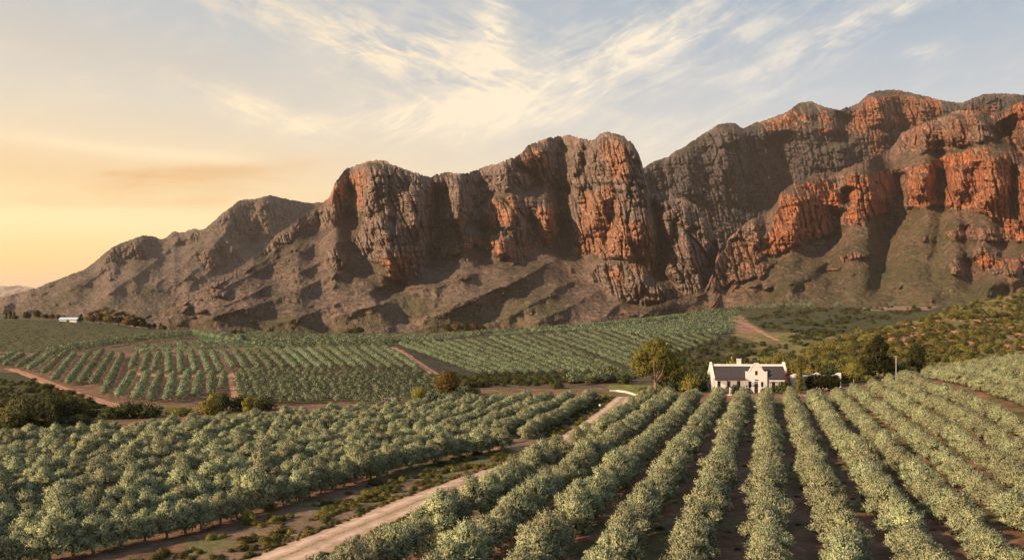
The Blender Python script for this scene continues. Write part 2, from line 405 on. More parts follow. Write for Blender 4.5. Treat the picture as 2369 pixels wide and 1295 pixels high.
# ------------------------------------------------------------------ ground sheet
C_SOIL = np.array((.150, .082, .052)); C_DRY = np.array((.20, .135, .085)); C_GRASS = np.array((.075, .080, .028)); C_SCRUB = np.array((.062, .055, .026))
C_GREEN = np.array((.085, .125, .04)); C_EARTH = np.array((.24, .14, .09)); C_BROWN = np.array((.105, .075, .045)); C_DARKG = np.array((.05, .058, .022))
def paint(px, py, Y, X):
    """ground cover by place: bare soil in the orchards, grass on the verges, scrub on the hills"""
    n = px.size; w1 = fbm(X / 9, Y / 9, 3, 11); w2 = fbm(X / 30, Y / 30, 3, 13)
    sc = np.clip(Y, 60, 1200); jx = px + w1 * 2400 / sc * 1.2; jy = py + w2 * 900 / sc
    c = np.tile(C_BROWN, (n, 1))
    def lay(mask, col, k=1.0):
        nonlocal c
        mask = np.asarray(mask, float)[:, None] * k; c = c * (1 - mask) + np.asarray(col) * mask
    near = (Y < 215) & (py > 850)
    g = sstep(-.15, .45, w1 + w2 * .6)
    lay(near, C_SOIL * 1.25); lay(near, C_GRASS * 1.15, (g * .75)[:, None])
    lay(Y >= 215, C_BROWN)
    rr_, _t = line_dist(X, Y, ROAD); vg = near & (rr_ < 8.5); lay(vg, C_DRY * .9, .8); lay(vg, C_GRASS * 1.3, (.7 * sstep(-.05, .35, w1))[:, None])
    lay(sstep(1440, 1580, px + w2 * 90) * (Y > 215), C_SCRUB)
    # grass slope on the left with the farm on top
    lay(in_poly(jx, jy, [(-800, 730), (120, 732), (420, 772), (330, 790), (110, 818), (-800, 845)]) & (Y > 330), C_GREEN * .3 + C_BROWN * .45)
    lay(in_poly(jx, jy, [(-800, 842), (40, 856), (210, 925), (290, 945), (210, 1010), (-800, 1010)]) & (Y > 90), C_SCRUB)
    # valley fields
    vf = in_poly(jx, jy, [(0, 815), (300, 815), (560, 800), (900, 795), (1000, 866), (560, 935), (290, 945), (40, 860), (-800, 850), (-800, 830)]) & (Y > 165)
    lay(vf, C_SOIL * .8 + C_BROWN * .35); lay(vf, C_DRY, (.3 * sstep(0, .5, w2))[:, None])
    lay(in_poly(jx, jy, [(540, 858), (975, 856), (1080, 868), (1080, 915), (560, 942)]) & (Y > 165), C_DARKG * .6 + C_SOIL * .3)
    lay(in_poly(jx, jy, [(440, 772), (800, 776), (1150, 768), (1000, 792), (600, 808), (480, 790)]) & (Y > 300), C_GREEN)
    lay(in_poly(jx, jy, [(470, 766), (800, 757), (800, 776), (480, 777)]) & (Y > 600), np.array((.11, .15, .04)))
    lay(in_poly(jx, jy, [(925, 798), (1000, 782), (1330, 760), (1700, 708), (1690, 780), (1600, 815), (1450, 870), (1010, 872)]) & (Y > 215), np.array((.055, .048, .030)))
    lay(in_poly(jx, jy, [(1140, 768), (1720, 705), (1720, 715), (1400, 752), (1140, 776)]) & (Y > 400), C_GREEN)
    lay(in_poly(jx, jy, [(1030, 872), (1450, 862), (1450, 872), (1050, 884)]) & (Y > 200), C_EARTH * .7)
    # dark hillside behind the house, bare patch beside it
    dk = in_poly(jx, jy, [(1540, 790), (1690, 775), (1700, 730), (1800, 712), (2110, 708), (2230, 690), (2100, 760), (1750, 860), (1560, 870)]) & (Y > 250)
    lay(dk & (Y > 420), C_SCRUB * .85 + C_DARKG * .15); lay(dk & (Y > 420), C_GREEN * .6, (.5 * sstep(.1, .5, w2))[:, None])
    lay(in_poly(jx, jy, [(1686, 738), (1712, 728), (1730, 745), (1800, 782), (1822, 800), (1760, 792), (1700, 775)]) & (Y > 300), C_EARTH)
    lay(in_poly(jx, jy, [(1990, 712), (2190, 702), (2150, 716), (2000, 720)]) & (Y > 600), C_EARTH)
    # rocky hill on the right
    hl = sstep(1660, 1800, px + w2 * 90 + w1 * 30) * ((Y > 235) & (Y < 540) & (py < 880))
    lay(hl, C_SCRUB * .8 + np.array((.20, .165, .05)) * .55); lay(hl, np.array((.28, .125, .07)), (.6 * sstep(.32, .62, w1 * .6 + w2 * .5 + .10))[:, None])
    lay(hl, C_GRASS * 1.1, (.6 * sstep(.05, .45, -w2))[:, None])
    # lawn and forecourt of the house
    lay(in_poly(px, py, [(1405, 890), (1560, 890), (1560, 906), (1480, 914), (1412, 903)]) & (Y < 230) & (Y > 150), np.array((.16, .16, .04)))
    lay(in_poly(px, py, [(1640, 905), (1880, 905), (1880, 920), (1640, 920)]) & (Y < 230) & (Y > 150), C_EARTH)
    # meadow between the fields and the mountain
    md = (Y > 760)
    lay(md, C_BROWN * .9); lay(md, C_GREEN * .7, (.6 * sstep(0, .5, w2 + .1))[:, None])
    c = c * (1 + .18 * fbm(X / 3.1, Y / 3.1, 2, 31))[:, None]
    return np.c_[np.clip(c, .01, 1), np.ones(n)]
def build_ground():
    us = np.linspace(-.92, .96, 620); Ys = np.r_[np.linspace(18, 130, 150)[:-1], np.linspace(130, 260, 130)[:-1], np.geomspace(260, 1100, 300)[:-1], np.geomspace(1100, 45000, 60)]
    U, Y = np.meshgrid(us, Ys); X = U * Y; Z = ground(X, Y)
    px = CX + F * U; py = HOR - F * (Z - CAMZ) / Y
    c = paint(px.ravel(), py.ravel(), Y.ravel(), X.ravel())
    m, b, out = new_mat('ground_cover')
    at_ = b.n('ShaderNodeAttribute'); at_.attribute_name = 'cover'
    tc = b.n('ShaderNodeNewGeometry').outputs['Position']
    n1 = b.noise(tc, .35, 6, .65); n2 = b.noise(tc, 2.2, 4, .65)
    k = b.m('MULTIPLY', b.mr(n1, .25, .75, .62, 1.38), b.mr(n2, .25, .75, .75, 1.25))
    col = b.mix(1.0, at_.outputs['Color'], b.comb(k, k, k), 'MULTIPLY')
    col = b.mix(b.mr(n2, .60, .72, 0, .5), col, (.075, .085, .03))
    principled(b, out, col, .95, .1, b.m('ADD', n1, b.m('MULTIPLY', n2, .5)), .6, .35)
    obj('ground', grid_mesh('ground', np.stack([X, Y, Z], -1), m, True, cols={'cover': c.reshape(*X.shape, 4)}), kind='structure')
build_ground()

def ribbon(name, pts, width, mat, lift=.07, across=7, step=1.2, **props):
    p = resample(pts, step); d = np.gradient(p, axis=0); d /= np.hypot(d[:, 0], d[:, 1])[:, None]; nrm = np.c_[d[:, 1], -d[:, 0]]
    w = np.linspace(-.5, .5, across)
    jit = 1 + .10 * pn(np.arange(len(p)) * .17, 0 * p[:, 0], 4)
    jit2 = 1 + .10 * pn(np.arange(len(p)) * .17, 0 * p[:, 0] + 40, 4)
    P = np.zeros((len(p), across, 3))
    for j, ww in enumerate(w):
        q = p + nrm * (width * ww * (jit if ww > 0 else jit2))[:, None] if np.isscalar(width) else p + nrm * (width[:, None] * ww)
        edge = abs(ww) > .49
        P[:, j, :2] = q; P[:, j, 2] = ground(q[:, 0], q[:, 1]) + (lift if not edge else -.05)
    across_attr = np.tile(w, (len(p), 1))
    return obj(name, grid_mesh(name, P, mat, True, attrs={'lane': across_attr}), **props)
def mat_road(name, c, rut):
    m, b, out = new_mat(name); tc = b.n('ShaderNodeNewGeometry').outputs['Position']
    la = b.n('ShaderNodeAttribute'); la.attribute_name = 'lane'; l = b.m('ABSOLUTE', la.outputs['Fac'])
    n = b.noise(tc, .7, 6, .65); n2 = b.noise(tc, 4.0, 4, .6)
    track = b.m('MULTIPLY', b.mr(b.m('ABSOLUTE', b.m('SUBTRACT', l, .2)), .02, .11, 1, 0), b.mr(n, .3, .6))
    k = b.m('MULTIPLY', b.mr(n, .25, .75, .78, 1.2), b.mr(n2, .3, .7, .88, 1.1)); col = b.mix(1.0, c, b.comb(k, k, k), 'MULTIPLY')
    col = b.mix(b.m('MULTIPLY', track, .85), col, rut)
    col = b.mix(b.m('MULTIPLY', b.mr(l, .34, .5), b.mr(n, .40, .60)), col, (.12, .10, .05))
    col = b.mix(b.m('MULTIPLY', b.mr(l, .0, .07, .85, 0.0), b.mr(n2, .40, .55)), col, (.15, .13, .06))
    principled(b, out, col, .95, .1, b.m('ADD', n, b.m('MULTIPLY', n2, .4)), .5, .12); return m
M['road'] = mat_road('dirt_road', (.42, .285, .195), (.60, .44, .32))
M['track'] = mat_road('red_track', (.36, .185, .115), (.42, .24, .15))
ribbon('dirt_road', ROAD, 5.3, M['road'], kind='structure')
ribbon('dirt_turnoff', [hit(*p) for p in ((1265, 1044), (1220, 1040), (1170, 1037), (1110, 1033), (1000, 1030), (840, 1028))], 3.0, M['track'], lift=.10, kind='structure')
ribbon('dirt_track', [hit(*p) for p in ((20, 852), (60, 865), (130, 893), (200, 918), (285, 942))], 3.4, M['track'], kind='structure')
ribbon('dirt_track', [hit(*p) for p in ((505, 822), (520, 845), (540, 880), (552, 922))], 3.2, M['track'], kind='structure')
ribbon('dirt_track', [hit(*p) for p in ((295, 861), (360, 868), (450, 870), (532, 868))], 2.6, M['track'], kind='structure')
ribbon('dirt_track', [hit(*p) for p in ((903, 803), (925, 812), (965, 838), (1008, 866))], 3.6, M['track'], kind='structure')
ribbon('dirt_track', [hit(*p) for p in ((1695, 738), (1720, 748), (1760, 768), (1800, 787))], 3.0, M['track'], kind='structure')

# ------------------------------------------------------------------ mountains
def mat_rock(name, rock, red, scrub, slope_col, red_amt=.5, vegz=.66):
    m, b, out = new_mat(name)
    g = b.n('ShaderNodeNewGeometry'); pos = g.outputs['Position']
    sp = b.n('ShaderNodeSeparateXYZ'); b.put(sp.inputs[0], g.outputs['Normal'])
    rk = b.n('ShaderNodeAttribute'); rk.attribute_name = 'rock'; rk = rk.outputs['Fac']
    rd = b.n('ShaderNodeAttribute'); rd.attribute_name = 'red'; rd = rd.outputs['Fac']
    nA = b.noise(pos, .012, 6, .6); nB = b.noise(pos, .06, 6, .65)
    st = b.noise(b.mapping(pos, sc=(.06, .06, .008)), 1.0, 5, .65, .5)         # stains running down the cliffs
    la = b.noise(b.mapping(pos, sc=(.006, .006, .09)), 1.0, 5, .6, .8)         # strata
    rc = b.mix(b.m('MULTIPLY', b.mr(b.m('ADD', nA, b.m('MULTIPLY', st, .5)), .62, .86), b.m('ADD', red_amt, b.m('MULTIPLY', rd, 1.0 - red_amt)), clamp=True), rock, red)
    rc = b.mix(b.mr(rd, .2, .9, 0, .75), rc, red)
    rc = b.mix(b.mr(st, .56, .72, 0, .5), rc, (.085, .065, .052))
    rc = b.mix(b.mr(la, .60, .70, 0, .35), rc, (.30, .22, .16))
    k = b.mr(nB, .25, .75, .72, 1.28); rc = b.mix(1.0, rc, b.comb(k, k, k), 'MULTIPLY')
    sc = b.mix(b.mr(nA, .4, .62), slope_col, scrub); nS = b.noise(pos, .16, 5, .7)
    sc = b.mix(b.mr(b.noise(pos, .011, 5, .65), .50, .62, 0, .6), sc, (.062, .058, .030)); sc = b.mix(b.mr(nS, .48, .58, 0, .75), sc, (.040, .038, .022)); nT = b.noise(pos, .5, 4, .7); sc = b.mix(b.mr(nT, .54, .62, 0, .6), sc, (.05, .046, .026)); sc = b.mix(b.mr(b.noise(pos, .035, 5, .7), .56, .66, 0, .5), sc, (.21, .15, .105))
    gr = b.n('ShaderNodeAttribute'); gr.attribute_name = 'green'
    sc = b.mix(b.m('MULTIPLY', gr.outputs['Fac'], b.mr(nB, .35, .6, .1, .5)), sc, (.080, .076, .032))
    vo = b.n('ShaderNodeTexVoronoi'); vo.inputs['Scale'].default_value = .085; b.put(vo.inputs['Vector'], b.mapping(pos, sc=(1, 1, 1.6)))
    stones = b.m('MULTIPLY', b.mr(vo.outputs['Distance'], .16, .24, 1, 0), b.mr(b.noise(pos, .018, 3, .6), .50, .62))
    sc = b.mix(b.m('MULTIPLY', stones, .55), sc, (.28, .21, .16))
    up = b.mr(b.m('ADD', sp.outputs[2], b.m('MULTIPLY', b.m('SUBTRACT', nB, .5), .5)), vegz, vegz + .22)
    veg = b.m('MAXIMUM', b.m('SUBTRACT', 1.0, rk), b.m('MULTIPLY', up, .85), clamp=True)
    veg = b.mr(b.m('ADD', veg, b.m('MULTIPLY', b.m('SUBTRACT', nB, .5), .8)), .3, .7)
    col = b.mix(veg, rc, sc)
    wv = b.n('ShaderNodeVectorMath', operation='ADD'); b.put(wv.inputs[0], pos)
    nv = b.n('ShaderNodeTexNoise'); nv.inputs['Scale'].default_value = .03; nv.inputs['Detail'].default_value = 4; b.put(nv.inputs['Vector'], pos)
    sv = b.n('ShaderNodeVectorMath', operation='SCALE'); b.put(sv.inputs[0], nv.outputs['Color']); sv.inputs['Scale'].default_value = 26; b.nt.links.new(sv.outputs[0], wv.inputs[1])
    def cracks(sc, wdt, zs):
        v = b.n('ShaderNodeTexVoronoi', feature='DISTANCE_TO_EDGE'); v.inputs['Scale'].default_value = sc
        b.put(v.inputs['Vector'], b.mapping(wv.outputs[0], rot=(0, R(12), 0), sc=(1, .6, zs))); return b.mr(v.outputs['Distance'], 0.0, wdt)
    ck = b.m('MULTIPLY', cracks(.038, .10, .34), b.m('ADD', .5, b.m('MULTIPLY', cracks(.11, .12, .5), .5)))
    rkk = b.m('MULTIPLY', b.m('SUBTRACT', ck, 1.0), b.m('SUBTRACT', 1.0, veg))
    hb = b.m('ADD', b.m('ADD', b.m('MULTIPLY', nB, 1.0), b.m('MULTIPLY', rkk, .55)), b.m('ADD', b.m('MULTIPLY', la, .5), b.m('MULTIPLY', st, .7)))
    crk = b.m('MULTIPLY', b.m('MULTIPLY', rkk, -1.0), b.mr(nA, .35, .6, .15, .6)); col = b.mix(crk, col, (.055, .042, .036))
    principled(b, out, col, .95, .08, hb, 1.0, 10.0)
    return m

def mountain(name, px0, px1, step, sky, base, base_Y, cliffs, spurs, nrow, mat, t_talus=.5, t_cliff=3.2, amp=1.0, jag=3.0, reds=(), greens=(), seed=0, diag=.0, gully=1.0, slope_k=.33, back=900, label=None):
    pxs = np.arange(px0, px1 + step, step); nc = len(pxs)
    sx, sy = zip(*sky); s = np.interp(pxs, sx, sy)
    s = blur(s[None], 2, 1)[0]; jg = - jag * (1.5 * joints(pxs / 19, 0 * pxs, seed + 1, .3) + 1.0 * joints(pxs / 7.5, 0 * pxs, seed + 2, .3) + .5 * pn(pxs / 3.4, 0 * pxs, seed + 3)) + jag
    bx, by = zip(*base); bb = smooth_interp(bx, by, pxs)
    s = np.minimum(s, bb - 4)
    v = np.linspace(0, 1, nrow)[:, None]
    PX = np.tile(pxs, (nrow, 1)); PY = bb + (s - bb) * v + jg * v ** 10
    # wandering edges
    wx = PX + 9 * fbm(PX / 38, PY / 38, 3, seed + 21) + 3 * pn(PX / 9, PY / 9, seed + 23); wy = PY + 9 * fbm(PX / 38, PY / 38, 3, seed + 22) + 3 * pn(PX / 9, PY / 9, seed + 24)
    Mk = np.zeros(PX.shape)
    for poly in cliffs: Mk = np.maximum(Mk, in_poly(wx, wy, poly))
    Mk = np.maximum(Mk, (fbm(PX / 26 + PY / 60, PY / 20, 4, seed + 81) + .35 * pn(PX / 120, PY / 80, seed + 82) > .62 + .35 * sstep(.5, 0, v)) * .8)
    M0 = Mk.copy(); Mk = blur(blur(Mk, 2, 0), 2, 1)
    # ledges inside cliffs
    led = sstep(.18, .42, pn(PX / 110, PY / 15 + PX / 300, seed + 31) + .25 * pn(PX / 30, PY / 9, seed + 32))
    tan = t_talus * (1 + .25 * pn(PX / 80, PY / 80, seed + 5)) ; tc = t_cliff * (1 + .35 * pn(PX / 60, PY / 40, seed + 6))
    T = tan * (1 - Mk) + tc * Mk; T = T * (1 - .62 * led * Mk)
    w = (HOR - PY) / F; dw = np.diff(w, axis=0)
    T = np.maximum(T, np.maximum(w, 0) + .14)
    ln = np.zeros(PX.shape); ln[1:] = np.cumsum(dw / ((T - w)[1:]), axis=0)
    ln = blur(ln, max(1, int(13 / step)), 1)
    yx, yy = zip(*base_Y); D = smooth_interp(yx, yy, pxs)[None] * np.exp(ln)
    # spurs and ravines
    jx = PX + 4.5 * fbm(PX / 45, PY / 45, 3, seed + 41); jy = PY + 4.5 * fbm(PX / 45, PY / 45, 3, seed + 42)
    for pts, a, wd, sharp in spurs:
        d, t = line_dist(jx, jy, pts); ends = sstep(0, .22, t + .06) * sstep(0, .35, 1 - t + .02)
        pr = np.exp(-(d / wd)) if sharp else np.exp(-(d / wd) ** 2)
        D = D - a * (slope_k if abs(pts[-1][0] - pts[0][0]) > 90 else .85) * pr * ends
    Dr = 1.25 * np.median([q_[1] for q_ in base_Y]); X = (PX - CX) / F * Dr; Z = w * Dr          # texture lengths measured on the undisturbed face
    # buttresses, chimneys, cracks on the rock; ravines on the slopes
    lean = .22
    cx_ = X + lean * Z + 6 * fbm(X / 90, Z / 140, 3, seed + 51)
    wj = 2.2 * fbm(X / 22, Z / 30, 3, seed + 52)
    rockd = 20 * billow(cx_ / 120, Z / 420, seed + 61) + 38 * joints((cx_ + wj) / 50, Z / 190 + cx_ / 200, seed + 62, .16) + 36 * joints((cx_ + wj) / 24, Z / 92 + cx_ / 120, seed + 63, .18) + 25 * joints((cx_ + wj) / 11, Z / 40 - cx_ / 80, seed + 64, .22) + 12 * joints((cx_ + .5 * wj) / 5.4, Z / 13, seed + 65, .3)
    bed = 9 * joints(X / 60, Z / 14 + X / 260, seed + 66, .2) + 4.5 * pn(X / 60, Z / 6.5, seed + 67)
    dg = X * .62 + Z * .78 + 9 * fbm(X / 70, Z / 70, 3, seed + 53); blk = 26 * billow(dg / 66, (X - Z) / 300, seed + 68, .5) + 12 * billow((X * .5 - Z * .86) / 34, (X + Z) / 160, seed + 69, .5) - 18
    dx_ = X * math.cos(diag) - Z * math.sin(diag); dz_ = X * math.sin(diag) + Z * math.cos(diag)
    gl = 22 * billow(dx_ / 150 + .12 * fbm(X / 80, Z / 80, 2, seed + 70), dz_ / 700, seed + 71, 1.1) + 12 * billow(dx_ / 55, dz_ / 300, seed + 72, 1.0) + 5 * billow(dx_ / 20, dz_ / 100, seed + 73) + 2.5 * fbm(X / 14, Z / 10, 3, seed + 74)
    fade = sstep(0, .06, 1 - v)
    D = D - amp * (Mk * (rockd + bed + blk - 72) + (1 - Mk) * (gl - 14) * gully + .25 * Mk * gl) * fade
    X = (PX - CX) / F * D; Z = w * D + CAMZ
    P = np.stack([X, D, Z], -1)
    top = P[-1]; bk = []
    for k in (1, 2, 3, 4):                                        # the far side of the ridge
        dd = back * k / 4; r = top.copy(); r[:, 0] += dd * (pxs - CX) / F; r[:, 1] += dd; r[:, 2] = top[:, 2] - (top[:, 2] + 60) * (k / 4) ** 1.15; bk.append(r)
    P = np.concatenate([P, np.stack(bk)], 0)
    pad = lambda a, val=None: np.concatenate([a, np.repeat(a[-1:], 4, 0) if val is None else np.full((4, nc), val)], 0)
    rd = np.zeros(PX.shape)
    for poly in reds: rd = np.maximum(rd, in_poly(wx, wy, poly))
    rd = blur(blur(rd, 4, 0), 4, 1)
    gr = np.zeros(PX.shape)
    for poly in greens: gr = np.maximum(gr, in_poly(wx, wy, poly))
    gr = blur(blur(gr, 6, 0), 6, 1)
    return obj(name, grid_mesh(name, P, mat, True, attrs={'rock': pad(Mk), 'red': pad(rd), 'green': pad(gr)}), kind='structure')

MR = {}
MR['D'] = mat_rock('red_cliff_rock', (.235, .155, .115), (.43, .155, .070), (.085, .062, .038), (.172, .104, .074), .35)
MR['B'] = mat_rock('grey_cliff_rock', (.225, .168, .138), (.40, .185, .100), (.095, .070, .050), (.178, .120, .095), .16)
MR['C'] = mat_rock('shade_tinted_back_wall_rock', (.118, .098, .094), (.40, .165, .080), (.06, .052, .036), (.095, .074, .058), .04)  # darker grey than the other cliffs: the gorge's shade put into the rock colour
MR['A'] = mat_rock('far_range_rock', (.19, .140, .108), (.26, .15, .095), (.11, .084, .064), (.172, .123, .100), .0)

mountain('mountain_range', -520, 1010, 2.2,
    [(-520, 700), (-200, 694), (0, 690), (80, 668), (200, 622), (240, 588), (262, 572), (300, 556), (332, 545), (350, 546), (376, 556), (392, 545), (404, 534), (420, 541), (442, 530), (470, 533), (500, 508), (520, 490), (556, 464), (600, 460), (625, 452), (665, 462), (720, 471), (765, 467), (1010, 470)],
    [(-520, 735), (1010, 790)], [(-520, 2300), (300, 2000), (1010, 2300)],
    [[(235, 600), (262, 572), (332, 545), (376, 556), (330, 590), (270, 610)], [(395, 550), (404, 534), (470, 533), (450, 560), (410, 570)], [(500, 520), (556, 464), (625, 452), (720, 471), (700, 490), (620, 545), (560, 560), (520, 545)], [(440, 590), (520, 560), (560, 575), (520, 620), (470, 620)]],
    [([(345, 545), (260, 620), (120, 690)], 150, 40, 1), ([(430, 535), (330, 630), (200, 710)], 160, 40, 1), ([(510, 500), (430, 610), (300, 700)], 190, 40, 1), ([(620, 455), (520, 600), (400, 690)], 200, 45, 1), ([(560, 470), (470, 610), (350, 700)], 120, 26, 1), ([(390, 560), (300, 640), (190, 700)], 90, 24, 1), ([(690, 470), (590, 590), (470, 680)], 140, 32, 1), ([(300, 560), (210, 640), (80, 690)], 90, 28, 1)],
    200, MR['A'], t_talus=.42, t_cliff=1.5, amp=.9, jag=1.6, seed=300, diag=-.75, gully=.5)
mountain('mountain', 300, 1700, 1.6,
    [(300, 752), (330, 738), (420, 692), (520, 642), (600, 588), (640, 545), (700, 503), (748, 470), (765, 455), (775, 424), (800, 392), (840, 380), (868, 371), (890, 375), (930, 392), (975, 406), (1000, 413), (1006, 405), (1035, 401), (1042, 398), (1050, 402), (1080, 402), (1130, 386), (1170, 374), (1205, 360), (1222, 338), (1260, 323), (1300, 317), (1318, 313), (1330, 318), (1355, 325), (1372, 327), (1390, 311), (1410, 307), (1440, 315), (1466, 335), (1480, 362), (1489, 390), (1494, 420), (1503, 446), (1518, 442), (1530, 452), (1552, 450), (1570, 462), (1584, 456), (1597, 470), (1610, 474), (1622, 496), (1634, 505), (1645, 532), (1656, 545), (1661, 562), (1668, 600), (1690, 690), (1700, 735)],
    [(300, 790), (900, 800), (1350, 785), (1700, 775)], [(300, 1080), (600, 1120), (1000, 1180), (1300, 1220), (1430, 1235), (1520, 1215), (1610, 1200), (1700, 1270)],
    [[(750, 470), (768, 425), (795, 388), (868, 366), (930, 388), (1003, 410), (1015, 470), (1005, 600), (968, 640), (910, 655), (880, 610), (845, 590), (820, 560), (850, 500), (800, 490)],
     [(700, 510), (745, 478), (790, 478), (805, 500), (770, 522), (735, 522)], [(750, 580), (772, 562), (795, 600), (782, 618), (760, 605)], [(595, 592), (640, 552), (690, 512), (705, 522), (670, 555), (640, 578)],
     [(1003, 412), (1040, 395), (1100, 398), (1210, 355), (1215, 420), (1130, 450), (1095, 480), (1060, 560), (1020, 600), (1000, 590)],
     [(1205, 432), (1200, 355), (1222, 330), (1300, 312), (1370, 320), (1400, 304), (1450, 320), (1492, 385), (1504, 446), (1522, 540), (1520, 620), (1480, 632), (1440, 592), (1425, 602), (1330, 582), (1322, 520), (1296, 500), (1305, 440), (1260, 415)],
     [(1100, 515), (1130, 465), (1170, 450), (1240, 455), (1275, 475), (1287, 520), (1278, 572), (1240, 577), (1200, 556), (1160, 540), (1110, 525)],
     [(1015, 592), (1070, 545), (1130, 532), (1180, 545), (1200, 580), (1222, 606), (1180, 607), (1150, 587), (1100, 572), (1060, 590)],
     [(1360, 632), (1400, 602), (1450, 612), (1510, 642), (1585, 690), (1500, 702), (1440, 692), (1390, 662)],
     [(1500, 448), (1582, 458), (1620, 490), (1660, 550), (1680, 640), (1640, 690), (1580, 680), (1525, 600), (1515, 540)]],
    [([(870, 560), (745, 560), (600, 625), (450, 700), (340, 742)], 119, 45, 1), ([(860, 600), (760, 640), (640, 690), (500, 735), (430, 756)], 144, 39, 1), ([(810, 575), (690, 632), (560, 690), (400, 748)], 90, 22, 1), ([(700, 540), (600, 610), (480, 668), (400, 705)], 80, 20, 1), ([(930, 640), (820, 690), (690, 735), (600, 765)], 110, 26, 1), ([(1240, 625), (1130, 680), (1000, 740)], 90, 22, 1),
     ([(1190, 610), (1080, 640), (960, 680), (840, 715), (720, 755)], 187, 45, 1), ([(1290, 600), (1180, 650), (1050, 710), (940, 765)], 170, 39, 1), ([(1340, 640), (1240, 700), (1120, 760)], 100, 22, 1), ([(1390, 670), (1300, 720), (1200, 765)], 153, 42, 1), ([(1450, 690), (1400, 730), (1330, 765)], 80, 22, 1),
     ([(1008, 415), (1012, 500), (1000, 590), (975, 640)], -95, 18, 0), ([(1120, 520), (1190, 505), (1260, 515)], 70, 48, 0), ([(1060, 585), (1120, 565), (1190, 585)], 60, 34, 0), ([(1240, 350), (1340, 400)], 40, 50, 0), ([(940, 650), (860, 690)], -70, 25, 0), ([(870, 375), (850, 480), (840, 500)], 60, 26, 0), ([(860, 500), (900, 560), (935, 640)], 90, 36, 0), ([(950, 430), (965, 540)], 60, 20, 0),
     ([(1360, 322), (1345, 400), (1300, 450)], -40, 10, 0), ([(1300, 470), (1305, 560), (1310, 610)], -40, 16, 0), ([(1330, 380), (1330, 440)], 45, 34, 0), ([(1410, 312), (1440, 400), (1470, 520), (1490, 620)], 75, 50, 0), ([(1250, 330), (1220, 400)], 60, 26, 0), ([(1260, 470), (1262, 560)], 70, 17, 0), ([(1130, 480), (1110, 520)], 50, 22, 0), ([(1190, 470), (1180, 540)], 40, 14, 0),
     ([(1385, 450), (1360, 560)], 70, 20, 0), ([(1425, 450), (1400, 590)], -50, 10, 0), ([(1150, 550), (1165, 600)], 50, 20, 0), ([(1505, 450), (1530, 540), (1530, 640), (1590, 690)], -60, 13, 0), ([(1570, 468), (1590, 560), (1610, 650)], 70, 22, 0), ([(1535, 458), (1545, 560)], 60, 16, 0), ([(1622, 505), (1645, 600)], 50, 14, 0), ([(1660, 560), (1655, 650)], -90, 16, 0), ([(1470, 640), (1540, 690)], 60, 24, 0), ([(1070, 420), (1050, 540)], 70, 26, 0)],
    330, MR['B'], t_talus=.46, t_cliff=2.6, amp=.85, jag=3.2, seed=100, diag=-.6, gully=.6,
    reds=[[(755, 470), (790, 400), (850, 400), (830, 480)], [(1215, 400), (1215, 345), (1260, 325), (1270, 390)], [(1240, 480), (1280, 480), (1285, 560), (1245, 560)], [(1110, 500), (1150, 455), (1210, 460), (1180, 520)], [(1350, 440), (1420, 430), (1450, 590), (1330, 590)], [(1390, 330), (1450, 330), (1460, 420), (1420, 420)], [(1030, 590), (1090, 545), (1190, 560), (1210, 605), (1100, 570)], [(1440, 520), (1510, 500), (1520, 630), (1460, 630)], [(880, 600), (950, 570), (960, 640), (910, 650)], [(1380, 635), (1440, 615), (1450, 660)]],
    greens=[[(740, 755), (900, 700), (1010, 690), (950, 740), (760, 790)], [(1000, 770), (1180, 700), (1290, 690), (1260, 740), (1150, 785)], [(500, 790), (640, 730), (760, 730), (700, 790)]])
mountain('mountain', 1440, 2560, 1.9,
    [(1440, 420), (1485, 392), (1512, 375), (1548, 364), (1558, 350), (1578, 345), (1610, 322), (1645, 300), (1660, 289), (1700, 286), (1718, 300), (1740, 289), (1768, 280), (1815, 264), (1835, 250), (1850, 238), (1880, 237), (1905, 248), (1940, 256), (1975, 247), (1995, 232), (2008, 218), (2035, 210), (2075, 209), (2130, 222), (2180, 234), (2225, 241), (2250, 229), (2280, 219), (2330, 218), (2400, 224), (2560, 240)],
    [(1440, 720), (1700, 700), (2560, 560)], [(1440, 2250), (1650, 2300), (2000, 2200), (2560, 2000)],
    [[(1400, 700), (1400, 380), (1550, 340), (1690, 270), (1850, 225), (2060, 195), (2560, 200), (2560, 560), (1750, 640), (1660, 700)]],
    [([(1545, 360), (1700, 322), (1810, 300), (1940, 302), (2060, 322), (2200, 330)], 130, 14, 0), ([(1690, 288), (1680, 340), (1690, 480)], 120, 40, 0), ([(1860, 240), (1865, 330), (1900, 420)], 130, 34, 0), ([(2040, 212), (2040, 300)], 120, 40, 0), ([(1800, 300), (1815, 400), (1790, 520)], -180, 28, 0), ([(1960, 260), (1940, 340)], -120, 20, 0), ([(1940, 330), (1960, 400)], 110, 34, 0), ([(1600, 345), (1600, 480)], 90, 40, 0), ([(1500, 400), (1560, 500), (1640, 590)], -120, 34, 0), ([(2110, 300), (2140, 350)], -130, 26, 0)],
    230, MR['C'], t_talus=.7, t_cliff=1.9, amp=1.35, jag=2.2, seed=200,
    reds=[[(1720, 300), (1770, 282), (1840, 250), (1880, 290), (1800, 300)], [(1895, 250), (1920, 260), (1925, 310), (1890, 310)], [(1940, 310), (2010, 220), (2080, 212), (2180, 235), (2160, 300), (2100, 305), (2040, 300)], [(2010, 300), (2050, 320), (2040, 370), (2010, 370)], [(2240, 250), (2310, 240), (2300, 280), (2240, 270)]], back=1200)
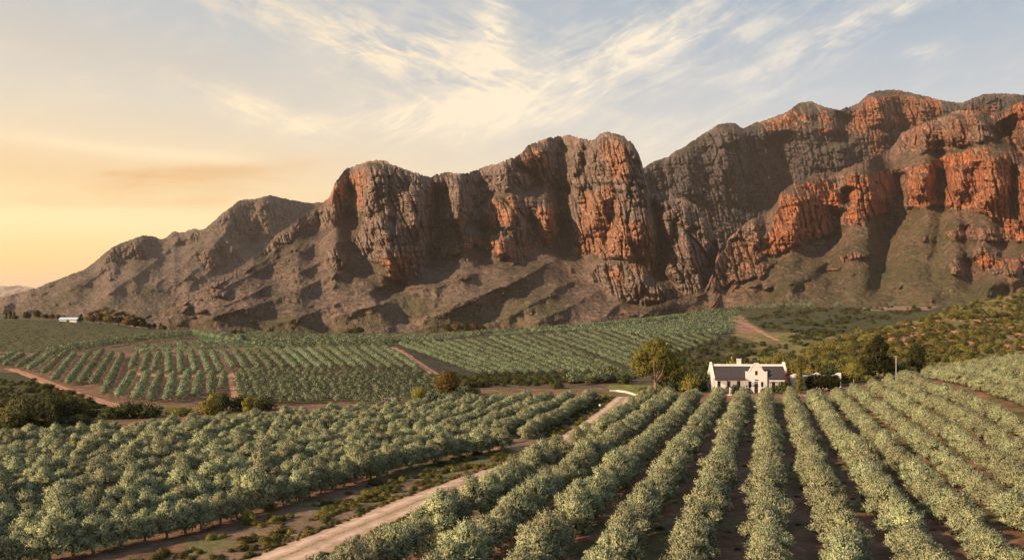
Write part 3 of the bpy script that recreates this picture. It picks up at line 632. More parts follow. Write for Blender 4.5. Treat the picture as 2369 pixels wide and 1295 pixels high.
mountain('mountain', 1380, 2620, 1.6,
    [(1380, 742), (1430, 728), (1540, 700), (1630, 672), (1640, 655), (1650, 628), (1662, 580), (1690, 548), (1722, 520), (1742, 504), (1760, 508), (1772, 496), (1798, 470), (1806, 446), (1838, 424), (1880, 406), (1940, 397), (2000, 376), (2048, 352), (2070, 338), (2082, 312), (2110, 298), (2150, 281), (2190, 264), (2215, 257), (2250, 256), (2282, 262), (2305, 272), (2330, 254), (2369, 235), (2450, 205), (2620, 170)],
    [(1380, 775), (2620, 770)], [(1380, 1080), (1640, 1180), (1900, 1120), (2200, 1060), (2620, 1000)],
    [[(1755, 592), (1768, 540), (1796, 490), (1802, 446), (1840, 424), (1900, 408), (1960, 403), (2060, 395), (2150, 375), (2230, 350), (2290, 338), (2340, 345), (2369, 395), (2480, 395), (2620, 380), (2620, 570), (2369, 562), (2300, 505), (2240, 482), (2180, 480), (2120, 478), (2080, 490), (2020, 497), (2010, 528), (1950, 522), (1900, 548), (1850, 562), (1800, 585)],
     [(1634, 672), (1650, 612), (1676, 565), (1720, 525), (1742, 500), (1762, 512), (1768, 590), (1745, 622), (1690, 652)],
     [(2066, 352), (2085, 308), (2150, 276), (2200, 255), (2250, 250), (2285, 285), (2305, 322), (2250, 336), (2150, 352)],
     [(2285, 268), (2369, 228), (2470, 195), (2620, 160), (2620, 400), (2369, 398), (2335, 335)],
     [(2180, 540), (2240, 522), (2369, 538), (2369, 562), (2200, 552)], [(2235, 592), (2275, 568), (2300, 600), (2369, 588), (2480, 590), (2480, 640), (2320, 637), (2268, 622)], [(1945, 592), (2010, 580), (2022, 596), (1950, 602)], [(1690, 655), (1760, 610), (1800, 600), (1760, 640)], [(2190, 610), (2215, 600), (2230, 640), (2200, 640)]],
    [([(1640, 668), (1560, 700), (1440, 735)], 45, 22, 0), ([(2046, 510), (2042, 580), (2032, 660), (2020, 700)], -55, 20, 0), ([(2165, 545), (2155, 620), (2150, 680)], -36, 22, 0), ([(2245, 590), (2262, 650), (2240, 690)], -45, 24, 0), ([(2369, 628), (2300, 655), (2230, 690)], 90, 26, 0), ([(2100, 520), (2100, 600), (2090, 690)], 25, 34, 0), ([(1960, 570), (1880, 640), (1780, 690)], 60, 34, 0), ([(1850, 590), (1760, 650), (1650, 700)], 40, 26, 0), ([(1930, 610), (1830, 690)], -45, 16, 0), ([(2210, 600), (2205, 690)], 22, 26, 0),
     ([(1860, 440), (1840, 520), (1800, 585)], 65, 34, 0), ([(1935, 440), (1925, 490)], 60, 17, 0), ([(1965, 430), (1960, 480)], -80, 14, 0), ([(2130, 400), (2125, 470)], 60, 18, 0), ([(2215, 380), (2225, 470)], 65, 22, 0), ([(2175, 390), (2165, 470)], -55, 12, 0), ([(2300, 350), (2310, 420), (2300, 490)], 75, 26, 0), ([(2260, 370), (2262, 470)], -55, 11, 0), ([(2040, 410), (2040, 480)], 45, 22, 0), ([(2340, 380), (2350, 520)], -40, 12, 0), ([(2080, 400), (2085, 480)], -50, 14, 0), ([(2330, 270), (2350, 330), (2400, 390)], -120, 22, 0), ([(2210, 262), (2200, 340)], 50, 50, 0)],
    330, MR['D'], t_talus=.50, t_cliff=2.9, amp=.62, jag=3.0, seed=400, diag=.25, gully=1.0, slope_k=.55,
    reds=[[(1765, 592), (1775, 540), (1802, 450), (1880, 420), (1940, 430), (1945, 490), (1900, 540), (1850, 560)], [(1960, 405), (2060, 398), (2060, 490), (1960, 520)], [(2100, 390), (2290, 340), (2369, 400), (2500, 400), (2500, 560), (2369, 560), (2240, 480), (2100, 480)], [(2340, 250), (2450, 210), (2450, 260), (2350, 290)], [(2180, 600), (2369, 590), (2369, 630), (2280, 620)]],
    greens=[[(2030, 500), (2200, 490), (2220, 640), (2100, 700), (1950, 690)], [(1850, 700), (2300, 640), (2369, 700), (1850, 740)]], back=700)

# low hazy hills beyond the plain
def far_hills():
    pxs = np.arange(-700, 420, 5.0)
    s = 664 - 9 * billow(pxs / 60, 0 * pxs, 5) - 7 * billow(pxs / 21, 0 * pxs, 7) + .055 * np.abs(pxs + 20) + np.where(pxs > 60, (pxs - 60) * .3, 0)
    rows = []
    for k, t in enumerate(np.linspace(0, 1, 14)):
        D = 15000 + 1500 * t + 500 * billow(pxs / 30, 0 * pxs + t * 3, 9); py = 702 + (s - 702) * t
        rows.append(np.stack([(pxs - CX) / F * D, D, (HOR - py) / F * D + CAMZ], -1))
    r = rows[-1].copy(); r[:, 1] += 3000; r[:, 2] = -120; rows.append(r)
    obj('hills', grid_mesh('hills', np.stack(rows), mat_plain('hill_scrub', (.16, .12, .09), .95, .2, .002)), kind='structure')
far_hills()
# ------------------------------------------------------------------ foliage
def unit(v): return v / (np.linalg.norm(v, axis=-1, keepdims=True) + 1e-9)
NORMALS = {}
def cards(p, d, L, W, rng, nrm=None):
    """leaf-shaped quads: base point, direction, length, width; the leaves of a clump are turned to its outside"""
    n = len(p); s = unit(np.cross(d, rng.normal(size=(n, 3)))); L = np.broadcast_to(L, n)[:, None]; W = np.broadcast_to(W, n)[:, None]
    g = unit(np.cross(s, d)); nrm = g if nrm is None else unit(nrm); fl = np.where((g * nrm).sum(1, keepdims=True) < 0, -1.0, 1.0); s = s * fl; g = g * fl
    V = np.stack([p, p + d * L * .45 + s * W * .5, p + d * L, p + d * L * .45 - s * W * .5], 1).reshape(-1, 3)
    return V, np.repeat(unit(nrm * .72 + g * .28), 4, 0)
def crown_arrays(blobs, shoots, leaves, L, W, rng, up=.45, core=160, core_size=.45, spread=.5, shoot_len=.5):
    """blobs: (x,y,z,rx,ry,rz); shoots stand out from every blob and carry small leaves"""
    Vs = []; As = []; Ns = []
    cen = np.mean([b_[:3] for b_ in blobs], axis=0)
    for bl in blobs:
        c = np.array(bl[:3]); r = np.array(bl[3:]) if len(bl) == 6 else np.array([bl[3]] * 3)
        d = unit(rng.normal(size=(shoots, 3))); d[:, 2] = np.where(d[:, 2] < -.35, -d[:, 2] * .6, d[:, 2]); d = unit(d)
        rad = rng.uniform(.62, 1.02, (shoots, 1)); p = c + d * r * rad
        ax = unit(d * .8 + np.array([0, 0, up]) + rng.normal(size=(shoots, 3)) * .30 + unit(c - cen + 1e-6) * .25)
        sh = rng.random(shoots)
        t = np.linspace(0, 1, leaves)[None, :, None]
        lp = p[:, None] + ax[:, None] * t * shoot_len * rng.uniform(.6, 1.3, (shoots, 1, 1))
        ld = unit(ax[:, None] + spread * rng.normal(size=(shoots, leaves, 3)))
        on = unit(unit(lp - c) * .75 + unit(lp - cen) * .35 + np.array([0, 0, .12]))
        V, N_ = cards(lp.reshape(-1, 3), ld.reshape(-1, 3), L * rng.uniform(.7, 1.25, shoots * leaves), W, rng, on.reshape(-1, 3))
        Vs.append(V); Ns.append(N_); As.append(np.repeat(np.clip(sh[:, None] * .9 + rng.normal(size=(shoots, leaves)) * .12, 0, 1).ravel(), 4))
        if core:
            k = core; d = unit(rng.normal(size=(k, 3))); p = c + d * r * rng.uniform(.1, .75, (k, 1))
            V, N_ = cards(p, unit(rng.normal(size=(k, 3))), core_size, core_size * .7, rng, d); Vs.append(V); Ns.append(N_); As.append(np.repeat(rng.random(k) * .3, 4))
    V = np.concatenate(Vs); NORMALS[len(V), float(V[0, 0]), float(V[-1, 2])] = np.concatenate(Ns); return V, np.concatenate(As)
def cards_mesh(name, V, A, mat, N=None):
    me = mesh_from(name, V, np.arange(len(V)).reshape(-1, 4), mat, True, attrs={'shoot': A})
    if N is None: N = NORMALS.get((len(V), float(V[0, 0]), float(V[-1, 2])))
    if N is not None and len(me.vertices) == len(N): me.normals_split_custom_set_from_vertices(N.astype(np.float32))
    return me
def lumpy(rng, n, rx, ry, z0, z1, r, flat=1.0, wild=.3):
    out = []
    for i in range(n):
        a = i * 2.399 + rng.uniform(-.4, .4); f = (i + .5) / n; zz = z0 + (z1 - z0) * f
        k = math.sqrt(max(.05, 1 - (2 * f - .75) ** 2 * .85)) * rng.uniform(1 - wild, 1 + wild * .6)
        zz += rng.normal() * wild * .3; rr = r * rng.uniform(1 - wild * .6, 1 + wild * .7); out.append((rx * k * math.cos(a), ry * k * math.sin(a), zz, rr, rr, rr * flat))
    return out
def trunk_mb(h, r, limbs, rng, lean=0.0, fork=.45, spread=.35):
    mb = MB(); top = Vector((lean, 0, h))
    mb.tube([(0, 0, -.3), (lean * .2 + .04, .03, h * fork * .5), (lean * .5, 0, h * fork)], [r * 1.25, r, r * .85], 8)
    for i in range(limbs):
        a = i * 2 * math.pi / limbs + rng.uniform(-.4, .4); s = spread * h * rng.uniform(.7, 1.2); b0 = Vector((lean * .5, 0, h * fork * .96))
        e = Vector((lean + s * math.cos(a), s * math.sin(a), h * rng.uniform(.8, 1.0))); mid = b0.lerp(e, .5) + Vector((s * .25 * math.cos(a), s * .25 * math.sin(a), -h * .03))
        mb.tube([b0, mid, e], [r * .6, r * .38, r * .12], 6)
    return mb

# ---- olive trees: eight crowns, four trunks
ORNG = np.random.default_rng(21)
OL_CROWN = []; OL_TRUNK = []
for i in range(8):
    rx = ORNG.uniform(.85, 1.08); bl = lumpy(ORNG, 19, rx, rx * 1.1, .75, 2.95 + ORNG.uniform(-.25, .25), .43, 1.1, .55) + [(0, 0, 1.5, .6, .6, .9)]
    V, A = crown_arrays(bl, 62, 7, .155, .054, ORNG, up=.6, core=26, core_size=.32, spread=.5, shoot_len=.30)
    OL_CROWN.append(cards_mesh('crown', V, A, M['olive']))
for i in range(4):
    OL_TRUNK.append(trunk_mb(2.6, .13, 4, ORNG, fork=.35, spread=.28).mesh('trunk', M['bark'], smooth=True))
# ---- bushes: six shapes
BU = []
for i in range(6):
    bl = lumpy(ORNG, 7, .75, .75, .25, .85, .48, .9)
    V, A = crown_arrays(bl, 34, 5, .19, .085, ORNG, up=.55, core=22, core_size=.34, spread=.6, shoot_len=.30); BU.append((V, A))
def bush_meshes(mat): return [cards_mesh('foliage', V, A, mat) for V, A in BU]
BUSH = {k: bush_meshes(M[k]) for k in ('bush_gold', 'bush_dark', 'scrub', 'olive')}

def stuff_instances(name, pts, meshes, mat_rot, scl, label=None):
    """one object: points carrying instances of a few meshes"""
    holders = []
    me = bpy.data.meshes.new(name); me.vertices.add(len(pts)); me.vertices.foreach_set('co', np.asarray(pts, np.float32).ravel())
    a = me.attributes.new('turn', 'FLOAT_VECTOR', 'POINT'); a.data.foreach_set('vector', np.asarray(mat_rot, np.float32).ravel())
    a = me.attributes.new('size', 'FLOAT_VECTOR', 'POINT'); a.data.foreach_set('vector', np.asarray(scl, np.float32).ravel())
    a = me.attributes.new('pick', 'INT', 'POINT'); a.data.foreach_set('value', RNG.integers(0, len(meshes), len(pts)).astype(np.int32))
    o = obj(name, me, kind='stuff')
    if label: o['label'] = label
    ng = bpy.data.node_groups.new(name, 'GeometryNodeTree'); ng.interface.new_socket('Geometry', in_out='INPUT', socket_type='NodeSocketGeometry'); ng.interface.new_socket('Geometry', in_out='OUTPUT', socket_type='NodeSocketGeometry')
    b = NB(ng); gi = b.n('NodeGroupInput'); go = b.n('NodeGroupOutput'); join = b.n('GeometryNodeJoinGeometry')
    for src in reversed(meshes):
        oi = b.n('GeometryNodeObjectInfo'); oi.transform_space = 'ORIGINAL'; oi.inputs['Object'].default_value = src; oi.inputs['As Instance'].default_value = False
        g2 = b.n('GeometryNodeGeometryToInstance'); ng.links.new(oi.outputs['Geometry'], g2.inputs[0]); ng.links.new(g2.outputs[0], join.inputs[0])
    ip = b.n('GeometryNodeInstanceOnPoints'); ng.links.new(gi.outputs[0], ip.inputs['Points']); ng.links.new(join.outputs[0], ip.inputs['Instance'])
    ip.inputs['Pick Instance'].default_value = True
    def attr(nm, t):
        x = b.n('GeometryNodeInputNamedAttribute', data_type=t); x.inputs['Name'].default_value = nm; return x.outputs['Attribute']
    e2r = b.n('FunctionNodeEulerToRotation'); ng.links.new(attr('turn', 'FLOAT_VECTOR'), e2r.inputs[0])
    ng.links.new(attr('pick', 'INT'), ip.inputs['Instance Index']); ng.links.new(e2r.outputs[0], ip.inputs['Rotation']); ng.links.new(attr('size', 'FLOAT_VECTOR'), ip.inputs['Scale'])
    ng.links.new(ip.outputs[0], go.inputs[0])
    md = o.modifiers.new('scatter', 'NODES'); md.node_group = ng
    return o
def turns(n): return np.c_[RNG.normal(0, .06, n), RNG.normal(0, .06, n), RNG.uniform(0, 6.283, n)]

# ------------------------------------------------------------------ the near orchard
def vis_wide(x, y): return -700 < CX + F * x / y < 3050
def vis(x, y, m=45): 
    px = CX + F * x / y; return -m * 60 / y * 1.2 - 30 < px < 2369 + 30 + m * 60 / y * 1.2
near_trees = []            # (distance, x, y, side, row, order)
END_PX = [1300, 1480, 1900, 2000, 2100, 2200, 2369, 2700, 3100]; END_Y = [176, 178, 178, 192, 215, 230, 243, 250, 250]
for k in range(-5, 38):
    y = 40.0 + (k % 3) * .7; order = 0
    while y < 330:
        x = .15 + .293 * y + (5.25 - (y - 50) / 128 * .40) * k + .18 * RNG.normal() + (.8 * float(sstep(85, 130, y)) if k == -5 else 0) + (2.4 if k >= 8 else 0)
        px = CX + F * x / y
        if y > np.interp(px, END_PX, END_Y): break
        if y > 45 and vis_wide(x, y):
            order += 1; near_trees.append((math.hypot(x, y), x, y, 'right', k + 6, order))
        y += 2.3 * RNG.uniform(.85, 1.15) * (2 if RNG.random() < .02 else 1)
front = np.array([(-62, 36), (-44.5, 52.0), (-27.6, 69), (-21.5, 81.5), (-15.0, 95.5), (-7.6, 107.5), (-.8, 115.5)])
dpoly = np.array(ROAD)
def left_edge(px): return np.interp(px, [-700, 0, 300, 600, 1000, 1200, 1400, 1500], [110, 117, 130, 145, 166, 176, 187, 190])
def rowline(n):
    p = resample(front, 1.0); d = np.gradient(p, axis=0); d /= np.hypot(d[:, 0], d[:, 1])[:, None]
    d = np.array([blur(d[:, [j]], 12, 0)[:, 0] for j in (0, 1)]).T
    q = p + np.c_[-d[:, 1], d[:, 0]] * 5.0 * n
    e0 = q[0] - d[0] * np.arange(90, 0, -1)[:, None]; e1 = q[-1] + d[-1] * np.arange(1, 90)[:, None]
    return np.r_[e0, q, e1]
def track_y(x): return np.interp(x, [-200, -60, -22, 0, 40], [116, 121, 125.5, 122.5, 122.5])
for n in range(0, 30):
    q = rowline(n); dd = np.r_[0, np.cumsum(np.hypot(*np.diff(q, axis=0).T))]; s = 0.0; order = 0
    while s < dd[-1]:
        x = np.interp(s, dd, q[:, 0]) + .2 * RNG.normal(); y = np.interp(s, dd, q[:, 1]); s += 1.85 * RNG.uniform(.85, 1.15)
        if y < 44: continue
        px = CX + F * x / y
        if y > track_y(x) - 2.2 or y > left_edge(px) or not vis_wide(x, y): continue
        if n == 0 and y > 116: continue
        order += 1; near_trees.append((math.hypot(x, y), x, y, 'left', n + 1, order))
RX = [-25.0 + 8] + [q[0] for q in ROAD[6:]] + [36.0]; RY = [60.0] + [q[1] for q in ROAD[6:]] + [220.0]
RX[0] = RX[1] - .34 * (RY[1] - 60)
for n in range(0, 46):
    y = 105.0 + (n % 3) * .8
    while y < 198:
        x = np.interp(y, RY, RX) - 5.8 - 4.1 * n + .12 * RNG.normal(); y += 1.65 * RNG.uniform(.85, 1.15)
        px = CX + F * x / y
        if y < track_y(x) + 2.0 or y > left_edge(px) or not vis_wide(x, y): continue
        near_trees.append((math.hypot(x, y), x, y, 'upper', n + 1, 0))
near_trees.sort(key=lambda t: (not vis(t[1], t[2]), t[0]))
first_crown = []; rows_seen = {}
_rd = resample(ROAD, .5)
def zfit(side, row): return .68 if side == 'upper' else .80 if side == 'left' else .86 if row < 9 else .74
def xfit(side, row): return .80 if side == 'upper' else .88 if side == 'left' else .96 if row < 9 else .86
near_trees = [t for t in near_trees if np.min(np.hypot(_rd[:, 0] - t[1], _rd[:, 1] - t[2])) > 4.0]
for i, (dist, x, y, side, row, order) in enumerate(near_trees[:300]):
    key = (side, row); rows_seen[key] = rows_seen.get(key, 0) + 1
    lab = f"{ordinal(rows_seen[key])} olive tree from the near end in the {ordinal(row)} row " + ("right of the dirt road" if side == 'right' else "behind the road verge")
    t = empty('olive_tree', (x, y, gz(x, y) - .05), RNG.uniform(0, 6.28), label=lab, category='olive tree', group='olive trees in rows ' + ('right of the dirt road' if side == 'right' else 'beyond the dirt road verge'))
    s = RNG.uniform(.88, 1.2); t.scale = (s * RNG.uniform(.95, 1.08), s * RNG.uniform(.95, 1.08), s * RNG.uniform(.92, 1.12) * zfit(side, row))
    t.scale.x *= xfit(side, row); t.scale.y *= xfit(side, row)
    c = obj('crown', OL_CROWN[int(RNG.integers(8))] if i > 7 else OL_CROWN[i], t); obj('trunk', OL_TRUNK[int(RNG.integers(4))], t)
    if i < 8: first_crown.append(c)
rest = near_trees[300:]
P_ = np.array([(x, y, 0) for _, x, y, *_r in rest]); P_[:, 2] = ground(P_[:, 0], P_[:, 1]) - .05
sc_ = RNG.uniform(.92, 1.14, (len(rest), 1)) * np.c_[RNG.uniform(.95, 1.06, (len(rest), 2)) * np.array([[xfit(r_[3], r_[4])] for r_ in rest]), RNG.uniform(.9, 1.1, len(rest)) * np.array([zfit(r_[3], r_[4]) for r_ in rest])]
stuff_instances('olive_orchard', P_, first_crown, turns(len(rest)), sc_)
print('near trees', len(near_trees))

# ------------------------------------------------------------------ hedge-like orchard rows of the valley
def row_cards(pts, w, h, rng, per_m, size, wob=.25, gap=0.0, step=1.7):
    """foliage of a row of small trees along a ground line (world points); lumps one tree apart"""
    p = np.asarray(pts, float); d = np.r_[0, np.cumsum(np.hypot(*np.diff(p, axis=0).T))]
    t = np.arange(0, d[-1], step) + rng.uniform(-.2, .2, len(np.arange(0, d[-1], step))); t = t[rng.random(len(t)) >= gap]
    if not len(t): t = np.array([0.0])
    c = np.c_[np.interp(t, d, p[:, 0]), np.interp(t, d, p[:, 1])] + rng.normal(size=(len(t), 2)) * .12
    z = ground(c[:, 0], c[:, 1]); hs = h * rng.uniform(.82, 1.18, len(t)); ws = w * rng.uniform(.85, 1.15, len(t))
    k = max(8, int(per_m * step)); nn = len(t) * k
    u = unit(rng.normal(size=(nn, 3))); u[:, 2] = np.abs(u[:, 2]) * np.where(rng.random(nn) < .25, -.6, 1); r = rng.uniform(.55, 1.0, (nn, 1))
    q = np.repeat(np.c_[c, z + hs * .52], k, 0) + u * r * np.c_[np.repeat(ws, k) * .5, np.repeat(ws, k) * .5, np.repeat(hs, k) * .48]
    dr = unit(u * .6 + np.array([0, 0, .5]) + rng.normal(size=(nn, 3)) * .5)
    V, N_ = cards(q, dr, size * rng.uniform(.7, 1.3, nn), size * .55, rng, u + np.array([0, 0, .15])); NORMALS[id(V)] = N_; A = np.repeat(np.clip(np.repeat(rng.random(len(t)) * .4, k) + rng.random(nn) * .6, 0, 1), 4)
    return V, A
def px_line(*pp, n=14):
    out = []
    for (a, b_), (c, d) in zip(pp[:-1], pp[1:]):
        for i in range(n): out.append(hit(a + (c - a) * i / n, b_ + (d - b_) * i / n))
    out.append(hit(*pp[-1])); return out
HR = np.random.default_rng(77)
def hedgerow(pp, w, h, label, group, per_m=60, size=.5, mat='olive_far', name='orchard_hedgerow', cat='hedgerow', gap=0.0, step=1.7):
    pts = px_line(*pp); V, A = row_cards(pts, w, h, HR, per_m, size, gap=gap, step=step)
    o0 = np.array([pts[0][0], pts[0][1], gz(*pts[0])]); o = obj(name, cards_mesh(name, V - o0, A, M[mat], NORMALS.pop(id(V))), label=label, category=cat)
    if group: o['group'] = group
    o.location = o0; return o
up_rows = [((-6, 846), (35, 820)), ((13, 850), (55, 824)), ((43, 856), (90, 822)), ((71, 860), (122, 821)), ((102, 869), (155, 818)), ((127, 885), (172, 824)), ((159, 893), (207, 821)), ((189, 890), (236, 818)), ((216, 894), (258, 825)), ((243, 918), (282, 828)),
    ((305, 857), (316, 828)), ((330, 863), (345, 824)), ((358, 863), (368, 824)), ((391, 866), (390, 824)), ((420, 866), (415, 823)), ((452, 865), (442, 822)), ((483, 865), (468, 823)), ((510, 864), (492, 822)), ((540, 858), (517, 820)), ((567, 857), (545, 819)), ((598, 858), (569, 818)), ((628, 858), (592, 817)), ((657, 857), (617, 816))]
for i in range(11): up_rows.append(((685 + 27.5 * i, 857), (641 + 24.7 * i, 815 - .8 * i)))
for i, r in enumerate(up_rows):
    hedgerow(r, 2.1, 2.0, f"{ordinal(i + 1)} grey-green orchard row from the left in the valley's upper tier", 'orchard rows in the upper tier of the valley field', 120, .34)
for i, r in enumerate([((275, 927), (308, 872)), ((315, 930), (342, 872)), ((350, 932), (372, 873)), ((388, 932), (402, 876)), ((417, 930), (436, 872)), ((452, 925), (463, 875)), ((487, 920), (490, 873)), ((514, 905), (520, 873))]):
    hedgerow(r, 2.0, 2.1, f"short orchard row, {ordinal(i + 1)} from the left in the lower tier below the cross track", 'orchard rows in the lower tier of the valley field', 120, .33, gap=.25 if i > 4 else 0)
for j in range(26):
    tx, ty = 926 + 26 * j, 799 - 1.75 * j
    if j <= 12: bx_, by_ = 1112 + 27 * j, 869 - .5 * j
    else:
        t = (860 - .354 * (tx - 1450) - ty) / (1 + .354 * 2.6); bx_, by_ = tx + 2.6 * t, ty + t
    hedgerow(((bx_, by_), (tx, ty)), 2.0, 1.75, f"{ordinal(j + 1)} uphill orchard row from the left on the slope behind the gum tree", 'orchard rows on the slope beyond the house', 80, .40, gap=.06)
# hedges and windbreaks
hd = lambda pp, w, h, label, **k: hedgerow(pp, w, h, label, None, name='hedge', cat='hedge', **k)
hd(((112, 819), (200, 804), (300, 790), (440, 775)), 3.2, 3.2, "dark green hedge along the foot of the grassy slope, upper of the two", per_m=40, size=.65)
hd(((114, 826), (210, 809), (310, 795), (440, 781)), 3.2, 3.0, "dark green hedge along the foot of the grassy slope, lower of the two", per_m=40, size=.65)
hd(((450, 774), (500, 787), (560, 796)), 3, 3.2, "straggling hedge descending from the hilltop towards the lone round tree", per_m=30, size=.7, gap=.1)
hd(((312, 812), (420, 806), (560, 800)), 3, 2.8, "ragged dark hedge above the orchard rows, upper of the pair", per_m=34, size=.6, gap=.12)
hd(((322, 820), (440, 817), (566, 812)), 3, 2.6, "ragged dark hedge above the orchard rows, lower of the pair", per_m=36, size=.55, gap=.12)
hd(((600, 813), (760, 807), (925, 796)), 3.2, 3.0, "long dark hedge closing the top of the valley rows", per_m=32, size=.65)
hd(((1090, 777), (1400, 757), (1560, 740), (1722, 716)), 3.5, 3.2, "long dark hedge climbing along the upper edge of the far orchard", per_m=16, size=1.0)
hd(((1722, 716), (1900, 708), (2080, 706), (2160, 704)), 4, 3.6, "low green hedge along the crest behind the rocky hill", per_m=14, size=1.0, gap=.15)
hd(((1318, 892), (1400, 886), (1490, 882)), 3.2, 3.2, "dark hedge behind the lawn beside the tall gum tree", per_m=70, size=.45)
# dense darker plots that read as one mass
def mass(name, lines, w, h, per_m, size, step=2.0, gap=0.05, mat='olive_far'):
    Vs, As, Nl = [], [], []
    for l in lines:
        V, A = row_cards(px_line(*l, n=24), w, h, HR, per_m, size, gap=gap, step=step); Vs.append(V); As.append(A); Nl.append(NORMALS.pop(id(V)))
    obj(name, cards_mesh(name, np.concatenate(Vs), np.concatenate(As), M[mat], np.concatenate(Nl)), kind='stuff')
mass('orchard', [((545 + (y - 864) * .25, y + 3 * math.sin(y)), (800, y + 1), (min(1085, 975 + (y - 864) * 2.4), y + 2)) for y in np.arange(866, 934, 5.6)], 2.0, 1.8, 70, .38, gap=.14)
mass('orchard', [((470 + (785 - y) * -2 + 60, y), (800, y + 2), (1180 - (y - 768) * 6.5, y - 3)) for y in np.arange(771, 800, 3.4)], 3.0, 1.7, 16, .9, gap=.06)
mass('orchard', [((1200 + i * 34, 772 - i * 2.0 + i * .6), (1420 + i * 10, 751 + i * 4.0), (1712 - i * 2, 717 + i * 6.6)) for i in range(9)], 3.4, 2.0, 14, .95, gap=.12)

# ------------------------------------------------------------------ trees as things
TR = np.random.default_rng(5)
def tree(name, label, cat, base, blobs, mat, h, r, limbs=5, shoots=60, leaves=6, L=.3, W=.12, group=None, lean=0.0, fork=.4, spread=.22, core=80, up=.35, core_size=.6, shoot_len=.6):
    t = empty(name, base, label=label, category=cat)
    if group: t['group'] = group
    V, A = crown_arrays(blobs, shoots, leaves, L, W, TR, up=up, core=core, core_size=core_size, spread=.6, shoot_len=shoot_len)
    obj('crown', cards_mesh('crown', V, A, M[mat]), t); trunk_mb(h, r, limbs, TR, lean, fork, spread).build('trunk', M['bark'], t, smooth=True)
    return t
def round_blobs(w, h, z0, n=9, r=.28):
    """irregular round crown w wide, h tall, from z0 up"""
    rr = r * w; o = [(0, 0, z0 + h * .5, w * .3, w * .3, h * .33)]
    for i in range(n):
        a = i * 2.399; f = (i + .5) / n; k = math.sin(math.pi * min(.97, f * .82 + .16)); q = rr * TR.uniform(.75, 1.2)
        o.append(((w * .5 - q * .8) * k * math.cos(a), (w * .5 - q * .8) * k * math.sin(a), z0 + q * .7 + (h - 1.5 * q) * f, q, q, q * .9))
    return o
tree('gum_tree', "tall golden brown gum tree with forked pale trunk left of the white farmhouse", 'tree', at_dist(1516, 206),
     [(-3.0, 0, 4.6, 2.04), (-2.2, .5, 7.2, 2.16), (-.3, 0, 9.4, 2.16), (1.6, -.5, 9.0, 1.80), (3.2, .3, 7.0, 2.04), (2.6, .4, 4.8, 2.04), (.4, -.6, 6.3, 1.92), (-4.3, .2, 6.0, 1.44), (4.4, 0, 4.0, 1.56), (.9, .4, 10.9, 1.20), (-1.5, .8, 5.2, 1.56), (-1.6, .2, 10.2, 1.08), (4.6, .5, 6.0, 1.20), (-3.6, -.4, 8.2, 1.20)],
     'gum', 8.5, .42, 6, 300, 6, .34, .14, fork=.26, spread=.3, core=110, core_size=.8)
tree('round_tree', "round golden green tree standing at the far edge of the left orchard", 'tree', at_dist(1034, 186), round_blobs(5.6, 5.0, 0.9, 11), 'gum', 4.2, .22, 5, 90, 6, .26, .10)
tree('small_tree', "small olive coloured tree left of the round golden green tree", 'tree', at_dist(970, 176), round_blobs(2.6, 2.9, .4, 7), 'bush_gold', 2.2, .12, 4, 70, 6, .2, .09)
tree('conifer', "big dark spreading conifer beside the utility pole", 'tree', at_dist(2030, 236),
     [(0, 0, 3.0, 3.3, 3, 1.7), (-2.4, 0, 4.6, 1.9, 1.9, 1.2), (2.2, .3, 4.6, 2.0, 2, 1.2), (0, 0, 6.2, 2.6, 2.4, 1.4), (-1.2, .2, 8.0, 1.6, 1.6, 1.2), (1.3, 0, 8.3, 1.6, 1.6, 1.2), (.3, 0, 10.0, 1.1, 1.1, 1.2), (-3.6, 0, 2.6, 1.6, 1.6, 1.2), (3.7, 0, 2.6, 1.7, 1.7, 1.3)], 'conifer', 8.5, .35, 6, 240, 6, .36, .14, fork=.5, core=200, core_size=.9, spread=.2)
tree('conifer', "dark bushy conifer right of the utility pole", 'tree', at_dist(2122, 246), round_blobs(5.4, 7.5, .6, 11), 'conifer', 6, .25, 5, 90, 6, .34, .12)
tree('shade_tree', "golden leaved shade tree touching the left side of the big dark conifer", 'tree', at_dist(1975, 222), round_blobs(5.2, 4.6, .4, 10), 'bush_gold', 4, .2, 5, 100, 6, .26, .11)
tree('cypress', "slim golden brown cypress standing in front of the white outbuilding", 'tree', at_dist(1849, 198), [(0, 0, .9 + k * .95, .95 * (1 - .10 * k), .95 * (1 - .10 * k), .85) for k in range(8)], 'gum', 6, .14, 3, 90, 6, .22, .09, up=1.1, fork=.6, spread=.06)
tree('small_tree', "small rusty leaved tree at the right end of the farmhouse", 'tree', at_dist(1823, 199.5), [(0, 0, 3.2, .5, .5, .8), (0, 0, 4.4, .42, .42, .7), (.1, 0, 2.2, .6, .6, .7)], 'rust', 3.6, .09, 3, 70, 6, .18, .08, up=.9, spread=.08)
hg = empty('round_hedge', at_dist(1903, 201), label="big rounded dark hedge clipped smooth in front of the white outbuilding", category='hedge')
V, A = crown_arrays([(x, y, 2.0 + .3 * (1 - abs(x) / 3), 1.4, 1.3, 2.05) for x in (-2.9, -1.45, 0, 1.45, 2.9) for y in (-.6, .6)], 420, 4, .18, .10, TR, up=.2, core=160, core_size=.7, shoot_len=.14)
obj('foliage', cards_mesh('foliage', V, A, M['conifer']), hg)
trunk_mb(1.6, .2, 5, TR, fork=.3, spread=.5).build('trunk', M['bark'], hg, smooth=True)

